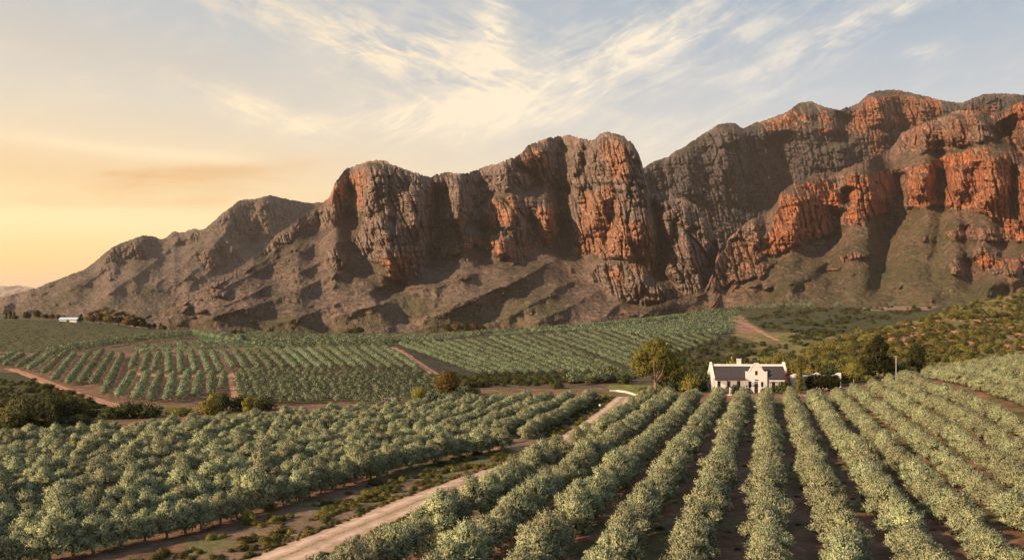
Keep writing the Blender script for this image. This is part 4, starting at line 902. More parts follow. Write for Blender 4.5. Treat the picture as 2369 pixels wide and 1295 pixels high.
# farm trees on the left hill crest and other far trees
def far_tree(px, Y, h, w, mat, label, cat='tree', name='farm_tree', spiky=False, group=None, n=7):
    if spiky: bl = [(TR.normal() * .08 * w, TR.normal() * .08 * w, h * (.2 + .8 * k / 6), w * .5 * (1 - k / 6.6), w * .5 * (1 - k / 6.6), h * .11) for k in range(6)]
    else: bl = round_blobs(w, h * .82, h * .18, n, .25)
    return tree(name, label, cat, at_dist(px, Y), bl, mat, h * .85, .03 * h, 4, 34, 4, .09 * w + .25, .05 * w + .12, core=16, core_size=.12 * w + .2, shoot_len=.12 * w, group=group)
for px, Y, h, w, mt, sp, lb in ((14, 655, 5.2, 2.2, 'conifer', 1, "thin spiky conifer at the left end of the hilltop tree line"), (24, 655, 6.8, 2.6, 'conifer', 1, "tallest of the three spiky conifers on the far left hilltop"), (33, 655, 5.8, 2.4, 'conifer', 1, "right hand one of the spiky conifers on the hilltop"),
    (62, 655, 5.4, 5.4, 'conifer', 0, "round dark tree between the spiky conifers and the pointed tree"), (86, 655, 7.4, 5.6, 'conifer', 0, "pointed dark tree in the middle of the hilltop tree line"), (105, 655, 4.6, 4.2, 'conifer', 0, "small dark tree just right of the pointed hilltop tree"),
    (120, 656, 4.6, 4.0, 'rust', 0, "reddish brown tree left of the pale barn, first of three"), (134, 656, 5.0, 4.2, 'rust', 0, "reddish brown tree left of the pale barn, middle of three"), (147, 657, 4.4, 3.6, 'rust', 0, "reddish brown tree left of the pale barn, last of three"),
    (186, 650, 6.0, 3.8, 'conifer', 1, "dark pointed tree just right of the pale barn"), (330, 655, 6.4, 5.0, 'conifer', 0, "dark tree at the right edge of the windblown gum grove"), (345, 660, 4.2, 3.4, 'conifer', 0, "small dark tree right of the gum grove"), (357, 660, 4.6, 3.0, 'conifer', 0, "small dark pointed tree further right of the gum grove"), (371, 660, 5.2, 2.6, 'conifer', 1, "slim dark tree near the end of the hilltop"), (378, 655, 3.6, 4.2, 'bush_dark', 0, "low dark tree at the right end of the hilltop"),
    (540, 640, 3.8, 4.4, 'conifer', 0, "left of two little round trees at the meadow edge"), (559, 640, 3.4, 4.2, 'conifer', 0, "right of two little round trees at the meadow edge"), (555, 410, 4.4, 4.6, 'olive_far', 0, "lone round grey-green tree above the valley rows"),
    (36, 640, 3.0, 3.6, 'conifer', 0, "low bush-like tree under the spiky hilltop conifers")):
    far_tree(px, Y, h, w, mt, lb, spiky=bool(sp))
for i, (px, h, w, lb) in enumerate(((212, 9.5, 9, "leftmost windblown gum tree of the hilltop grove"), (232, 12.5, 10, "tall windblown gum tree, second from left in the hilltop grove"), (252, 11.5, 9, "windblown gum tree in the middle of the hilltop grove"), (274, 10.0, 9, "windblown gum tree right of the middle of the hilltop grove"), (296, 9.0, 8, "rounded gum tree in the right part of the hilltop grove"), (314, 8.0, 7.5, "last gum tree on the right of the hilltop grove"))):
    bl = round_blobs(w, h * .55, .8, 7, .22) + [(w * (.1 + .28 * k) - w * .25, TR.normal(), h * (.72 + .09 * (k % 3)), w * .2, w * .16, h * .055) for k in range(4)]
    tree('gum_tree', lb, 'tree', at_dist(px, 652 + 3 * (i % 2)), bl, 'rust' if i < 2 else 'conifer' if i % 2 else 'gum', h * .85, .28, 6, 40, 4, .8, .42, core=18, core_size=1.1, shoot_len=.9, group='gum grove on the hilltop', fork=.3)
for i, (px, h, w, lb) in enumerate(((1036, 9, 8, "brown leafed tree at the left of the grove under the central mountain"), (1056, 10.5, 9, "tallest brown leafed tree of the grove under the central mountain"), (1078, 9.5, 9, "brown leafed tree in the middle of the grove under the central mountain"), (1098, 10, 8, "brown leafed tree on the right of the grove under the central mountain"), (1116, 6.5, 7, "smallest brown tree ending the grove under the central mountain"), (806, 6, 11, "low spreading brown thicket tree on the mound at the mountain's foot"), (830, 8, 11, "broad dome shaped brown tree on the mound at the mountain's foot"))):
    far_tree(px, 800 if px > 900 else 880, h, w, 'rust' if i % 2 else 'conifer', lb, n=9)

# ------------------------------------------------------------------ shrubs
def shrub(px, Y, w, h, mat, label, name='shrub', group=None, z=0.0):
    p = at_dist(px, Y); o = obj(name, BUSH[mat][int(TR.integers(6))], label=label, category='shrub')
    if group: o['group'] = group
    o.location = (p.x, p.y, p.z - .1 * h); o.rotation_euler = (0, 0, TR.uniform(0, 6.28)); o.scale = (w / 2.2, w / 2.2, h / 1.35); return o
for px, Y, w, h, mt, lb in ((60, 139, 7.5, 4.2, 'scrub', "broad green shrub at the left edge behind the orchard"), (22, 143, 5, 3.2, 'bush_gold', "golden green shrub at the very left edge behind the orchard"), (128, 150, 5.5, 4.2, 'bush_dark', "tall dark shrub right of the broad green one"), (170, 152, 5, 3.6, 'scrub', "green shrub above the corner of the left orchard"), (115, 140, 2.0, 1.8, 'bush_gold', "little yellow shrub between the broad green shrub and the tall dark one"), (203, 172, 2.4, 2.0, 'bush_dark', "round dark shrub beside the dirt track"), (8, 160, 5, 2.6, 'scrub', "low green shrub on the scrub slope at the left edge"), (75, 170, 6, 2.6, 'scrub', "spreading scrub bush under the dirt track"),
    (262, 152, 4.5, 2.2, 'bush_dark', "left part of the low dark hedge at the orchard corner"), (300, 153, 5.5, 2.8, 'bush_dark', "middle bush of the low dark hedge at the orchard corner"), (340, 154, 4.5, 2.4, 'bush_dark', "right bush of the low dark hedge at the orchard corner"), (415, 157, 4.5, 1.7, 'bush_gold', "low golden green shrub in front of the short valley rows"), (478, 160, 4.2, 2.8, 'bush_gold', "golden shrub below the end of the dirt track"), (492, 165, 2.6, 3.6, 'bush_gold', "upright golden shrub next to the dark small bush"), (516, 163, 2.6, 4.4, 'bush_dark', "tall dark shrub standing at the foot of the dirt track"), (556, 166, 5, 2.8, 'bush_dark', "wide dark shrub right of the dirt track's foot"), (574, 162, 2.2, 3.0, 'bush_gold', "small pointed olive shrub at the dense plot's corner"), (612, 166, 4.5, 2.4, 'bush_dark', "dark shrub at the lower corner of the dense plot"),
    (1008, 178, 3.4, 2.2, 'bush_dark', "dark shrub in front of the round golden green tree"), (1090, 196, 4, 2.2, 'bush_dark', "dark low shrub right of the round golden green tree"), (1290, 215, 3.5, 2.4, 'bush_dark', "dark shrub under the slope orchard"), (1375, 232, 5, 3.2, 'scrub', "olive shrub at the foot of the slope orchard"), (1410, 234, 6, 4.0, 'scrub', "large olive shrub left of the gum tree"), (1445, 228, 4, 2.6, 'bush_dark', "dark shrub close to the left of the gum tree"),
    (1596, 203, 4.6, 4.6, 'bush_gold', "golden orange shrub between the gum tree and the farmhouse"), (1575, 206, 4.0, 4.4, 'bush_dark', "dark shrub behind the golden orange shrub"), (1622, 207, 4.5, 5.2, 'bush_dark', "tall dark shrub close to the farmhouse's left gable"), (1545, 207, 4.5, 3.2, 'bush_dark', "dark shrub under the gum tree's crown"), (1560, 222, 7, 6.0, 'bush_gold', "large olive gold shrub behind the gum tree"), (1490, 201, 2.6, 1.4, 'bush_dark', "small round shrub on the lawn under the gum tree"), (1536, 200, 2.4, 1.5, 'bush_dark', "little shrub at the right end of the lawn"),
    (1655, 219, 6, 6.2, 'bush_dark', "dark shrub behind the left half of the farmhouse roof"), (1700, 226, 7, 6.6, 'bush_gold', "golden shrub showing above the farmhouse ridge"), (1745, 228, 6, 6.5, 'bush_dark', "dark green shrub behind the central gable"), (1790, 226, 7, 7.0, 'bush_gold', "golden shrub behind the right half of the roof"), (1835, 224, 6, 6.6, 'bush_gold', "golden shrub behind the farmhouse's right gable"), (1880, 220, 6, 6.0, 'bush_gold', "golden shrub above the round hedge"), (1920, 222, 6, 5.2, 'bush_dark', "dark shrub behind the right end of the outbuilding"), (1945, 226, 5, 4.8, 'bush_gold', "golden shrub right of the outbuilding"), (1895, 226, 6, 5.6, 'bush_dark', "dark shrub behind the outbuilding's middle"), (2075, 240, 6, 4, 'bush_dark', "dark shrub at the foot of the utility pole"),
    (1668, 199, 2.2, 1.5, 'bush_dark', "small dark shrub under the farmhouse's left windows"), (1703, 199, 2.4, 2.2, 'bush_dark', "leafy shrub beside the post in front of the farmhouse"), (1730, 200, 2.2, 1.4, 'scrub', "low green shrub left of the front door"), (1768, 200, 2.2, 1.5, 'scrub', "low green shrub right of the front door"), (1797, 200.5, 2.6, 1.9, 'bush_dark', "dark shrub under the right wing of the farmhouse"), (1815, 199, 3.2, 2.8, 'bush_dark', "dark shrub at the right corner of the farmhouse"),
    (575, 74, 1.2, 1.15, 'bush_gold', "small round golden shrub on the verge near the dirt road"), (690, 84, 1.0, .7, 'scrub', "low grey shrub on the verge by the dirt road"), (625, 79, 1.5, .7, 'bush_gold', "flat yellow green weed clump on the road verge"), (800, 93, 1.4, .8, 'bush_gold', "yellow green weed clump halfway along the road verge"), (860, 97, 1.2, .7, 'scrub', "grey green weed clump on the upper road verge"), (1120, 118, 1.8, .9, 'scrub', "wide weed clump beside the turn-off"), (1332, 128, 1.1, .9, 'bush_dark', "small dark shrub at the road bend by the orchard row"), (960, 106, 2.2, 1.0, 'scrub', "spreading weed patch on the verge before the bend")):
    shrub(px, Y, w, h, mt, lb)

# bushes of the rocky hill: the 290 that show largest as things, the rest as ground cover
HILL = [(1560, 800), (1600, 850), (1690, 862), (1760, 842), (1880, 798), (2000, 752), (2110, 724), (2200, 696), (2290, 680), (2420, 662), (2420, 828), (2150, 862), (1960, 884), (1700, 884), (1560, 884)]
cand = []
while len(cand) < 1400:
    px, py = TR.uniform(1690, 2440), TR.uniform(664, 880)
    if not in_poly(np.array([px]), np.array([py]), HILL)[0]: continue
    x, y = hit(px, py)
    if y > 540 or y < 214 or TR.random() > (y / 480) ** 1.2 + .25: continue
    if fbm(np.array([x / 14]), np.array([y / 14]), 2, 91)[0] > .42: continue
    cand.append((x, y, TR.uniform(1.8, 3.8) * (1.2 if px < 1990 else 1.0), px))
    if len(cand) > 1350: break
cand.sort(key=lambda c_: -c_[2] / c_[1])
holders = {}
for i, (x, y, w, px) in enumerate(cand[:290]):
    mt = 'bush_gold' if TR.random() < .68 else ('scrub' if TR.random() < .8 else 'bush_dark'); k = int(TR.integers(6))
    o = obj('bush', BUSH[mt][k], category='bush', group='bushes on the rocky hill'); h = w * TR.uniform(.42, .7)
    o['label'] = {'bush_gold': "golden green bush growing on the rocky hill behind the house", 'scrub': "olive green bush growing on the rocky hill behind the house", 'bush_dark': "dark green bush growing on the rocky hill behind the house"}[mt]
    o.location = (x, y, gz(x, y) - .1 * h); o.rotation_euler = (0, 0, TR.uniform(0, 6.28)); o.scale = (w / 2.2, w / 2.2, h / 1.35); holders.setdefault((mt, k), o)
def scatter(name, poly, n, wr, hr, mats, yr, dens=1.0, thin=None):
    pts = []; tries = 0
    xs = [p[0] for p in poly]; ys = [p[1] for p in poly]
    while len(pts) < n and tries < n * 12:
        tries += 1; px, py = TR.uniform(min(xs), max(xs)), TR.uniform(min(ys), max(ys))
        if not in_poly(np.array([px]), np.array([py]), poly)[0]: continue
        x, y = hit(px, py)
        if not yr[0] < y < yr[1]: continue
        if thin is not None and fbm(np.array([x / thin]), np.array([y / thin]), 2, 55)[0] < .0: continue
        pts.append((x, y))
    return pts
def put_scatter(name, pts, wr, hr, keys):
    p = np.array(pts); n = len(p); z = ground(p[:, 0], p[:, 1]); w = TR.uniform(*wr, n); h = w * TR.uniform(*hr, n)
    src = [holders[k] for k in holders if k[0] in keys]
    stuff_instances(name, np.c_[p, z - .1 * h], src, turns(n), np.c_[w / 2.2, w / 2.2, h / 1.35])
put_scatter('scrub', [(x, y) for x, y, w, px in cand[290:]], (1.4, 3.0), (.5, .85), ('bush_gold', 'scrub'))
put_scatter('undergrowth', scatter('', [(-20, 862), (40, 862), (200, 925), (260, 950), (190, 985), (-20, 1000)], 420, 0, 0, 0, (95, 240), thin=7), (.7, 2.2), (.35, .7), ('scrub', 'bush_dark'))
put_scatter('undergrowth', scatter('', [(1545, 795), (1690, 778), (1720, 790), (1830, 800), (1760, 846), (1560, 868)], 260, 0, 0, 0, (230, 620)), (1.2, 3.0), (.5, .8), ('scrub', 'bush_dark'))
put_scatter('undergrowth', scatter('', [(1730, 740), (1800, 716), (2110, 710), (2160, 715), (2000, 752), (1850, 805)], 420, 0, 0, 0, (420, 780), thin=22), (1.2, 4.0), (.35, .7), ('scrub', 'bush_dark'))
put_scatter('undergrowth', scatter('', [(-20, 745), (120, 740), (400, 776), (320, 790), (100, 815), (-20, 830)], 900, 0, 0, 0, (380, 660)), (.35, .9), (.25, .45), ('scrub',))
put_scatter('undergrowth', scatter('', [(1020, 872), (1300, 872), (1450, 862), (1480, 875), (1300, 890), (1040, 900)], 420, 0, 0, 0, (170, 262)), (.9, 2.6), (.4, .8), ('scrub', 'bush_dark'))
# verge weeds between the road and the left orchard, tufts in the orchard alleys
vp = []
rp = resample(ROAD, .5); tv = np.random.default_rng(9)
dR = np.gradient(rp, axis=0); dR /= np.hypot(dR[:, 0], dR[:, 1])[:, None]
for _ in range(2300):
    i = tv.integers(len(rp)); off = tv.uniform(2.2, 9.0); q = rp[i] + np.array([-dR[i, 1], dR[i, 0]]) * off
    if fbm(np.array([q[0] / 3.0]), np.array([q[1] / 3.0]), 2, 61)[0] < .02: continue
    dl = np.min(np.hypot(front[:, 0] - q[0], front[:, 1] - q[1]))
    if 112 < q[1] < 127 and off > 2.6 and q[0] < 6: continue
    vp.append(tuple(q))
put_scatter('weeds', vp, (.35, .95), (.35, .7), ('scrub', 'bush_gold'))
vp = []
for _ in range(1500):
    i = tv.integers(len(rp)); s_ = 1 if tv.random() < .5 else -1; q = rp[i] + np.array([-dR[i, 1], dR[i, 0]]) * s_ * tv.normal(2.35, .22); vp.append(tuple(q))
put_scatter('grass', vp, (.18, .5), (.4, .8), ('scrub', 'bush_gold'))
vp = []
for _ in range(1100):
    k = int(tv.integers(-5, 16)); y = tv.uniform(46, 185); x = .15 + .293 * y + 5.05 * (k + .5) + tv.normal(0, .75)
    if vis(x, y) and y < np.interp(CX + F * x / y, END_PX, END_Y) and fbm(np.array([x / 5]), np.array([y / 9]), 2, 71)[0] > -.05: vp.append((x, y))
put_scatter('weeds', vp, (.3, .8), (.15, .3), ('scrub', 'bush_gold'))

# ------------------------------------------------------------------ boulders of the hill
def boulder_mesh(i):
    import bmesh
    bm = bmesh.new(); bmesh.ops.create_icosphere(bm, subdivisions=3, radius=1.0)
    for v in bm.verts:
        p = v.co; n = .28 * float(pn(np.array([p.x * 1.3 + i * 7]), np.array([p.y * 1.3 + p.z]), 3)[0]) + .12 * float(pn(np.array([p.x * 3 + i]), np.array([p.z * 3 - p.y]), 5)[0])
        q = Vector((round(p.x * 2.4) / 2.4, round(p.y * 2.4) / 2.4, round(p.z * 2.4) / 2.4)); v.co = p.lerp(q, .45) * (1 + n)
    me = bpy.data.meshes.new('boulder'); bm.to_mesh(me); bm.free(); me.materials.append(M['boulder']); return me
M['boulder'] = mat_plain('red_boulder', (.26, .125, .085), .95, .35, 1.4, .1, .5)
BO = [boulder_mesh(i) for i in range(5)]
bpts = []
for (cx_, cy_, sx_, sy_, n_) in ((2105, 772, 30, 9, 16), (2180, 756, 24, 8, 9), (2270, 747, 16, 5, 6), (2325, 716, 16, 9, 8), (2060, 788, 26, 8, 8), (2352, 768, 14, 7, 5), (2160, 795, 60, 5, 10), (2260, 800, 60, 6, 8), (2215, 735, 18, 6, 5)):
    for _ in range(n_): bpts.append((cx_ + TR.normal() * sx_, cy_ + TR.normal() * sy_))
for px, py in bpts:
    x, y = hit(px, py)
    if y > 540 or px > 2390: continue
    w = TR.uniform(.5, 1.5); o = obj('boulder', BO[int(TR.integers(5))], label="rough red boulder lying among bushes on the rocky hill", category='boulder', group='red boulders on the rocky hill')
    o.location = (x, y, gz(x, y) + w * .1); o.rotation_euler = (TR.uniform(-.3, .3), TR.uniform(-.3, .3), TR.uniform(0, 6.28)); o.scale = (w * TR.uniform(.9, 1.6), w, w * TR.uniform(.45, .8))
# ------------------------------------------------------------------ the Cape farmhouse
def mat_slate():
    m, b, out = new_mat('slate_roof'); tc = b.n('ShaderNodeTexCoord').outputs['Object']
    n = b.noise(b.mapping(tc, sc=(1.2, .3, .3)), 2.0, 6, .65); w = b.n('ShaderNodeTexWave', wave_type='BANDS', bands_direction='Z'); w.inputs['Scale'].default_value = 1.7; w.inputs['Distortion'].default_value = .6; b.put(w.inputs['Vector'], tc)
    c = b.mix(n, (.028, .024, .028), (.075, .062, .065)); c = b.mix(b.mr(w.outputs['Fac'], .0, .25, .35, 0), c, (.02, .018, .02))
    principled(b, out, c, .8, .2, b.m('ADD', n, w.outputs['Fac']), .4, .04); return m
M['slate'] = mat_slate()
M['timber'] = mat_plain('dark_timber', (.085, .05, .035), .8, .3, 4)
M['glass'] = mat_plain('dark_glass', (.018, .018, .02), .12, .2, 2, .5, .02)
M['frame'] = mat_plain('painted_frame', (.70, .67, .62), .7, .05, 3)
M['shutter'] = mat_plain('dark_green_paint', (.025, .030, .022), .6, .2, 3)
M['concrete'] = mat_plain('pale_concrete', (.55, .50, .44), .9, .12, 2)
M['tin'] = mat_plain('pale_blue_tin', (.46, .52, .60), .5, .08, .5, .4)
HY = 203.0; HX = (1749 - CX) / F * HY
H = empty('farmhouse', (HX, HY, gz(HX, HY) - .1), R(-1.5), label="white gabled Cape farmhouse with dark slate roof and one chimney", category='house')
XL, XR, DEP, WH, RH = -9.75, 7.35, 7.0, 3.45, 6.3
wall = MB()
def wall_with_holes(mb, x0, x1, z0, z1, y0, y1, holes):
    """front wall cut into boxes round rectangular openings (sorted by x, not overlapping)"""
    x = x0
    for a, c, zb, zt in sorted(holes):
        if a > x: mb.box(x, a, y0, y1, z0, z1)
        if zb > z0: mb.box(a, c, y0, y1, z0, zb)
        if zt < z1: mb.box(a, c, y0, y1, zt, z1)
        x = c
    if x1 > x: mb.box(x, x1, y0, y1, z0, z1)
WINS = [(-8.65, .85, 1.30, 2.80), (-6.35, .85, 1.30, 2.80), (-4.05, .85, 1.30, 2.80), (4.1, .8, 1.1, 2.7), (6.1, .8, 1.2, 2.7)]
L_h = [(x - w / 2, x + w / 2, a, c) for x, w, a, c in WINS if x < 0]; R_h = [(x - w / 2, x + w / 2, a, c) for x, w, a, c in WINS if x > 0]
wall_with_holes(wall, XL, -2.5, -.6, WH, 0, .35, L_h); wall_with_holes(wall, 2.5, XR, -.6, WH, 0, .35, R_h)
wall.box(XL, XR, DEP - .35, DEP, -.6, WH); 
wall.build('wall', M['white'], H)
# end gables: straight verges with a moulded cap, slightly above the roof
for sx_, a in ((-1, XL), (1, XR)):
    g = MB(); t0, t1 = (a - .30, a + .12) if sx_ < 0 else (a - .12, a + .30)
    pr = [(-.16, -.6), (-.16, 3.2), (-.30, 3.55), (.25, 3.95), (1.1, 4.75), (2.1, 5.75), (2.75, 6.35), (2.85, 6.75), (3.2, 7.0), (3.5, 7.08), (3.8, 7.0), (4.15, 6.75), (4.25, 6.35), (4.9, 5.75), (5.9, 4.75), (6.75, 3.95), (7.3, 3.55), (7.16, 3.2), (7.16, -.6)]
    g.prismx(pr, t0, t1); g.build('end_gable', M['white'], H)
rf = MB()
rf.prismx([(-.35, WH - .12), (-.35, WH + .06), (DEP / 2, RH), (DEP + .35, WH + .06), (DEP + .35, WH - .12), (DEP / 2, RH - .2)], XL + .12, XR - .12)
roof = rf.build('roof', M['slate'], H)
MB().prismx([(DEP / 2 - .45, RH - .24), (DEP / 2 - .40, RH + .10), (DEP / 2, RH + .24), (DEP / 2 + .40, RH + .10), (DEP / 2 + .45, RH - .24), (DEP / 2, RH - .02)], XL + .14, XR - .14).build('ridge_cap', M['white'], roof)
ch = MB(); cxx = -3.05; ch.box(cxx - .45, cxx + .45, 3.6, 4.4, 5.9, 7.55).box(cxx - .54, cxx + .54, 3.51, 4.49, 7.552, 7.75)
ch.build('chimney', M['white'], roof)
# central holbol gable: a scrolled front wall in three storeys of curve
half = [(2.5, -.6), (2.5, 4.9), (2.56, 4.92), (2.56, 5.12), (2.30, 5.14), (2.22, 4.98), (1.95, 5.02), (1.66, 5.22), (1.40, 5.55), (1.22, 5.95), (1.05, 6.28), (.84, 6.45), (.80, 6.52), (.78, 6.70), (.62, 6.92), (.38, 7.06), (.12, 7.12)]
# front leaf is split round the door, windows and loft window
gb = MB()
OPEN = [(-1.86, -1.16, 1.25, 2.75), (-.50, .50, .0, 2.75), (1.06, 1.66, 1.45, 2.65)]
wall_with_holes(gb, -2.5, 2.5, -.6, 3.2, -.42, -.06, OPEN)
def xw(z):
    zs = [p[1] for p in half[1:]]; xs = [p[0] for p in half[1:]]
    best = 0
    for (x1, z1), (x2, z2) in zip(half[1:-1], half[2:]):
        if min(z1, z2) <= z <= max(z1, z2) and z1 != z2: best = max(best, x1 + (x2 - x1) * (z - z1) / (z2 - z1))
    return best or half[-1][0]
LW = (-.32, .32, 4.22, 5.22)
def slab(pts): gb.prism(pts, -.42, -.06)
slab([(-2.5, 3.2), (2.5, 3.2), (2.5, LW[2]), (-2.5, LW[2])])
right_up = [(2.5, LW[2])] + half[1:8] + [(xw(LW[3]), LW[3])]
right_up = [(2.5, LW[2]), (2.5, 4.9), (2.56, 4.92), (2.56, 5.12), (2.30, 5.14), (2.22, 4.98), (1.95, 5.02), (1.66, LW[3])]
slab([(LW[1], LW[2])] + right_up + [(LW[1], LW[3])]); slab([(-x, z) for x, z in reversed([(LW[1], LW[2])] + right_up + [(LW[1], LW[3])])])
top = [(1.66, LW[3])] + half[8:]
slab(top + [(-x, z) for x, z in reversed(top)])
gable = gb.build('front_gable', M['white'], H)
# cheeks and roof behind the gable
MB().prism([(-2.2, 3.3), (2.2, 3.3), (1.5, 4.9), (.3, 6.05), (-.3, 6.05), (-1.5, 4.9)], -.058, 3.2).build('dormer', M['white'], H)
MB().box(-.42, .42, -.50, -.422, 2.98, 3.22).build('plaque', M['timber'], gable)
cap = MB()
edge = half[6:]
for (x1, z1), (x2, z2) in zip(edge[:-1], edge[1:]):
    for s in (1, -1): cap.tube([(s * x1, -.46, z1), (s * x2, -.46, z2)], [.06, .06], 5)
cap.build('moulding', M['white'], gable)
def window(x, w, zb, zt, y, parent, panes=(2, 3)):
    wn = MB(); f = .07
    wn.box(x - w / 2, x - w / 2 + f, y - .03, y + .09, zb, zt).box(x + w / 2 - f, x + w / 2, y - .03, y + .09, zb, zt).box(x - w / 2 + f, x + w / 2 - f, y - .03, y + .09, zb, zb + f).box(x - w / 2 + f, x + w / 2 - f, y - .03, y + .09, zt - f, zt)
    for i in range(1, panes[0]): q = x - w / 2 + w * i / panes[0]; wn.box(q - .02, q + .02, y, y + .05, zb + f, zt - f)
    for i in range(1, panes[1]): q = zb + (zt - zb) * i / panes[1]; wn.box(x - w / 2 + f, x + w / 2 - f, y + .005, y + .045, q - .02, q + .02)
    o = wn.build('window', M['shutter'], parent); MB().box(x - w / 2 + f, x + w / 2 - f, y + .055, y + .075, zb + f, zt - f).build('pane', M['glass'], o)
    MB().box(x - w / 2 - .1, x + w / 2 + .1, y - .16, y - .032, zb - .12, zb - .003).build('sill', M['frame'], o)
for x, w, a, c in WINS: window(x, w, a, c, .12, H)
for x0, x1, a, c in (OPEN[0], OPEN[2]): window((x0 + x1) / 2, x1 - x0, a, c, -.30, H)
window(0, .64, LW[2], LW[3], -.30, H, (2, 2))
dr = MB().box(-.43, .43, -.30, -.22, .02, 2.3); 
for zz in (.25, 1.25): dr.box(-.33, -.05, -.325, -.302, zz, zz + .8); dr.box(.05, .33, -.325, -.302, zz, zz + .8)
door = dr.build('door', M['shutter'], H); MB().box(.34, .40, -.37, -.302, 1.05, 1.17).build('handle', M['frame'], door)
fr = MB().box(-.50, -.432, -.36, -.16, 0, 2.75).box(.432, .50, -.36, -.16, 0, 2.75).box(-.432, .432, -.36, -.16, 2.66, 2.75).box(-.432, .432, -.34, -.18, 2.302, 2.36); fr.build('door_frame', M['frame'], door)
MB().box(-.43, .43, -.27, -.25, 2.362, 2.658).build('fanlight', M['glass'], door)
MB().box(-1.3, 1.3, -1.7, -.422, -.6, -.02).box(-1.6, 1.6, -2.1, -1.702, -.6, -.2).build('doorstep', M['concrete'], H)
# pergola along the stoep
pg = MB(); pg.box(XL - .25, -2.7, -2.3, -2.16, 3.10, 3.26)
for i in range(14): q = XL + .1 + i * .55; pg.box(q, q + .09, -2.6, -.02, 3.262, 3.36)
pgo = pg.build('pergola', M['timber'], H)
MB().box(XL - .22, XL + .22, -2.45, -2.02, -.7, 3.097).build('pillar', M['white'], pgo)
for q in (-7.2, -4.8): MB().box(q - .07, q + .07, -2.3, -2.16, -.7, 3.097).build('post', M['timber'], pgo)
pr2 = MB(); pr2.box(2.7, 6.9, -1.9, -1.78, 2.55, 2.68)
for i in range(7): q = 2.9 + i * .6; pr2.box(q, q + .08, -2.1, -.02, 2.682, 2.76)
p2 = pr2.build('pergola', M['timber'], H)
for q in (2.9, 4.9, 6.7): MB().box(q - .06, q + .06, -1.9, -1.78, -.7, 2.547).build('post', M['timber'], p2)

# outbuilding with curved parapet behind the hedge
OX0, OX1 = (1829 - CX) / F * 211, (1946 - CX) / F * 211
ob = empty('outbuilding', ((OX0 + OX1) / 2, 211, gz((OX0 + OX1) / 2, 211) - .1), label="white outbuilding with curved parapet half hidden behind the round hedge", category='outbuilding')
W2 = (OX1 - OX0) / 2
top = []
for i in range(61):
    t = -W2 + 2 * W2 * i / 60; px = 1829 + 117 * i / 60
    z = 3.35 + .40 * math.exp(-((px - 1840) / 7) ** 2) + .45 * math.exp(-((px - 1890) / 14) ** 2) + .25 * math.exp(-((px - 1890) / 5) ** 2) + .65 * sstep(1926, 1941, px)
    top.append((t, float(z)))
MB().prism([(-W2, -.6)] + top + [(W2, -.6)], 0, .4).build('wall', M['white'], ob)
MB().box(-W2 + .02, W2 - .02, .402, 5, -.6, 3.0).build('rear_room', M['white'], ob)
MB().box(-W2 - .05, W2 + .05, .42, 5.1, 3.002, 3.15).build('roof', M['slate'], ob)
# low garden wall, post, pole, marker, shelters
gw = MB(); pts = [hit(1411, 905), hit(1425, 905.5), hit(1440, 907), hit(1458, 911), hit(1476, 916)]; pts = [(x, y) for x, y in pts]
pp = resample(pts, .5); n0 = np.array([pp[0][0], pp[0][1], gz(*pp[0])])
for (x1, y1), (x2, y2) in zip(pp[:-1], pp[1:]):
    n = len(gw.v); d = Vector((x2 - x1, y2 - y1)).normalized(); nx, ny = -d.y * .14, d.x * .14; za, zb_ = gz(x1, y1), gz(x2, y2)
    q = [(x1 + nx, y1 + ny, za - .3), (x1 - nx, y1 - ny, za - .3), (x2 - nx, y2 - ny, zb_ - .3), (x2 + nx, y2 + ny, zb_ - .3), (x1 + nx, y1 + ny, za + .42), (x1 - nx, y1 - ny, za + .42), (x2 - nx, y2 - ny, zb_ + .42), (x2 + nx, y2 + ny, zb_ + .42)]
    gw.v += [(a - n0[0], b_ - n0[1], c - n0[2]) for a, b_, c in q]; gw.f += [tuple(n + k for k in f) for f in ((1, 2, 6, 5), (3, 0, 4, 7), (4, 5, 6, 7), (0, 1, 5, 4), (2, 3, 7, 6))]
g_o = gw.build('garden_wall', M['concrete'], None, label="low curved white wall bordering the lawn beside the dirt road", category='wall'); g_o.location = n0
pst = empty('post', at_dist(1688.5, 196.5), label="slender post on a low white base in front of the farmhouse", category='post')
MB().tube([(0, 0, .1), (0, 0, 1.75)], [.09, .08], 10).build('lower_shaft', M['white'], pst, smooth=True); MB().tube([(0, 0, 1.752), (0, 0, 3.7)], [.07, .05], 10).build('upper_shaft', M['timber'], pst, smooth=True)
MB().box(-.65, .65, -.4, .4, -.2, .0).box(-.4, .4, -.25, .25, .002, .14).build('plinth', M['white'], pst)
pol = empty('utility_pole', at_dist(2073, 226), label="thin grey utility pole with a short crossarm in front of the dark conifers", category='pole')
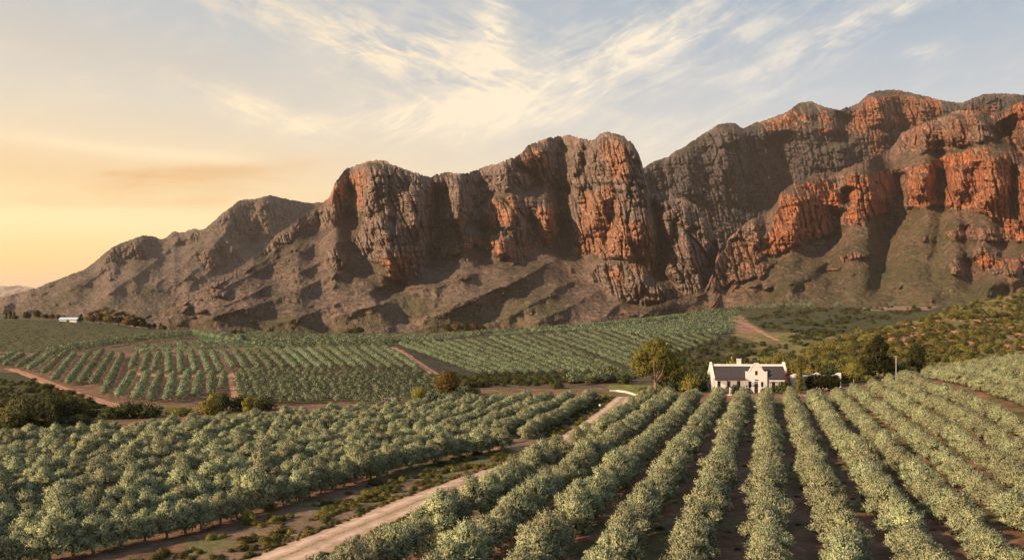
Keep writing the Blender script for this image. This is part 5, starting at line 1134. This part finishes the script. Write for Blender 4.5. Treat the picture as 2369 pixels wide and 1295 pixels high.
MB().tube([(0, 0, -.5), (0, 0, 6.2)], [.12, .09], 10).build('shaft', mat_plain('grey_pole', (.32, .28, .25), .9, .2, 3), pol, smooth=True)
ca = MB().box(-.55, .55, -.05, .05, 5.75, 5.87).build('crossarm', M['timber'], pol)
for q in (-.45, .45): MB().tube([(q, 0, 5.872), (q, 0, 6.05)], [.05, .04], 8).build('insulator', M['concrete'], ca, smooth=True)
mk = MB().tube([(0, 0, -.1), (0, 0, .35), (0, 0, .6), (0, 0, .7)], [.28, .30, .22, .06], 12); m_o = mk.build('marker_stone', M['white'], None, smooth=True, label="small round white marker at the roadside end of the left orchard", category='marker'); m_o.location = at_dist(1388, 170)
bn_ = empty('barn', at_dist(161, 648), R(4), label="low pale blue roofed barn on the grassy hilltop", category='barn')
MB().box(-6.2, 6.2, -3, 3, -.5, 1.9).build('wall', M['white'], bn_); MB().prismx([(-3.5, 1.75), (-3.5, 1.9), (0, 3.4), (3.5, 1.9), (3.5, 1.75), (0, 3.2)], -6.8, 6.8).build('roof', M['tin'], bn_)
MB().box(-1, 1, -3.06, -3.003, -.4, 1.5).build('door', M['timber'], bn_)
sh = empty('shelter', at_dist(902, 178), R(6), label="tiny white flat roofed shelter at the far edge of the left orchard", category='shelter')
sh.scale = (1.1, .7, .5); MB().box(-1.0, 1.0, -.8, .8, -.3, 2.0).build('wall', M['white'], sh); MB().box(-1.15, 1.15, -.95, .95, 2.003, 2.15).build('roof', M['concrete'], sh)
MB().box(-.3, .3, -.84, -.803, -.2, 1.6).build('door', M['timber'], sh)

# ------------------------------------------------------------------ evening haze: one closed box of thin air
def build_haze():
    mb = MB().box(-46000, 46000, -400, 46500, -140, 860)
    m, b, out = new_mat('haze_air'); v = b.n('ShaderNodeVolumePrincipled')
    v.inputs['Color'].default_value = (1.0, .85, .70, 1); v.inputs['Density'].default_value = 3.1e-5; v.inputs['Anisotropy'].default_value = .2
    b.nt.links.new(v.outputs[0], out.inputs['Volume'])
    mb.build('haze', m, None, kind='stuff')
build_haze()
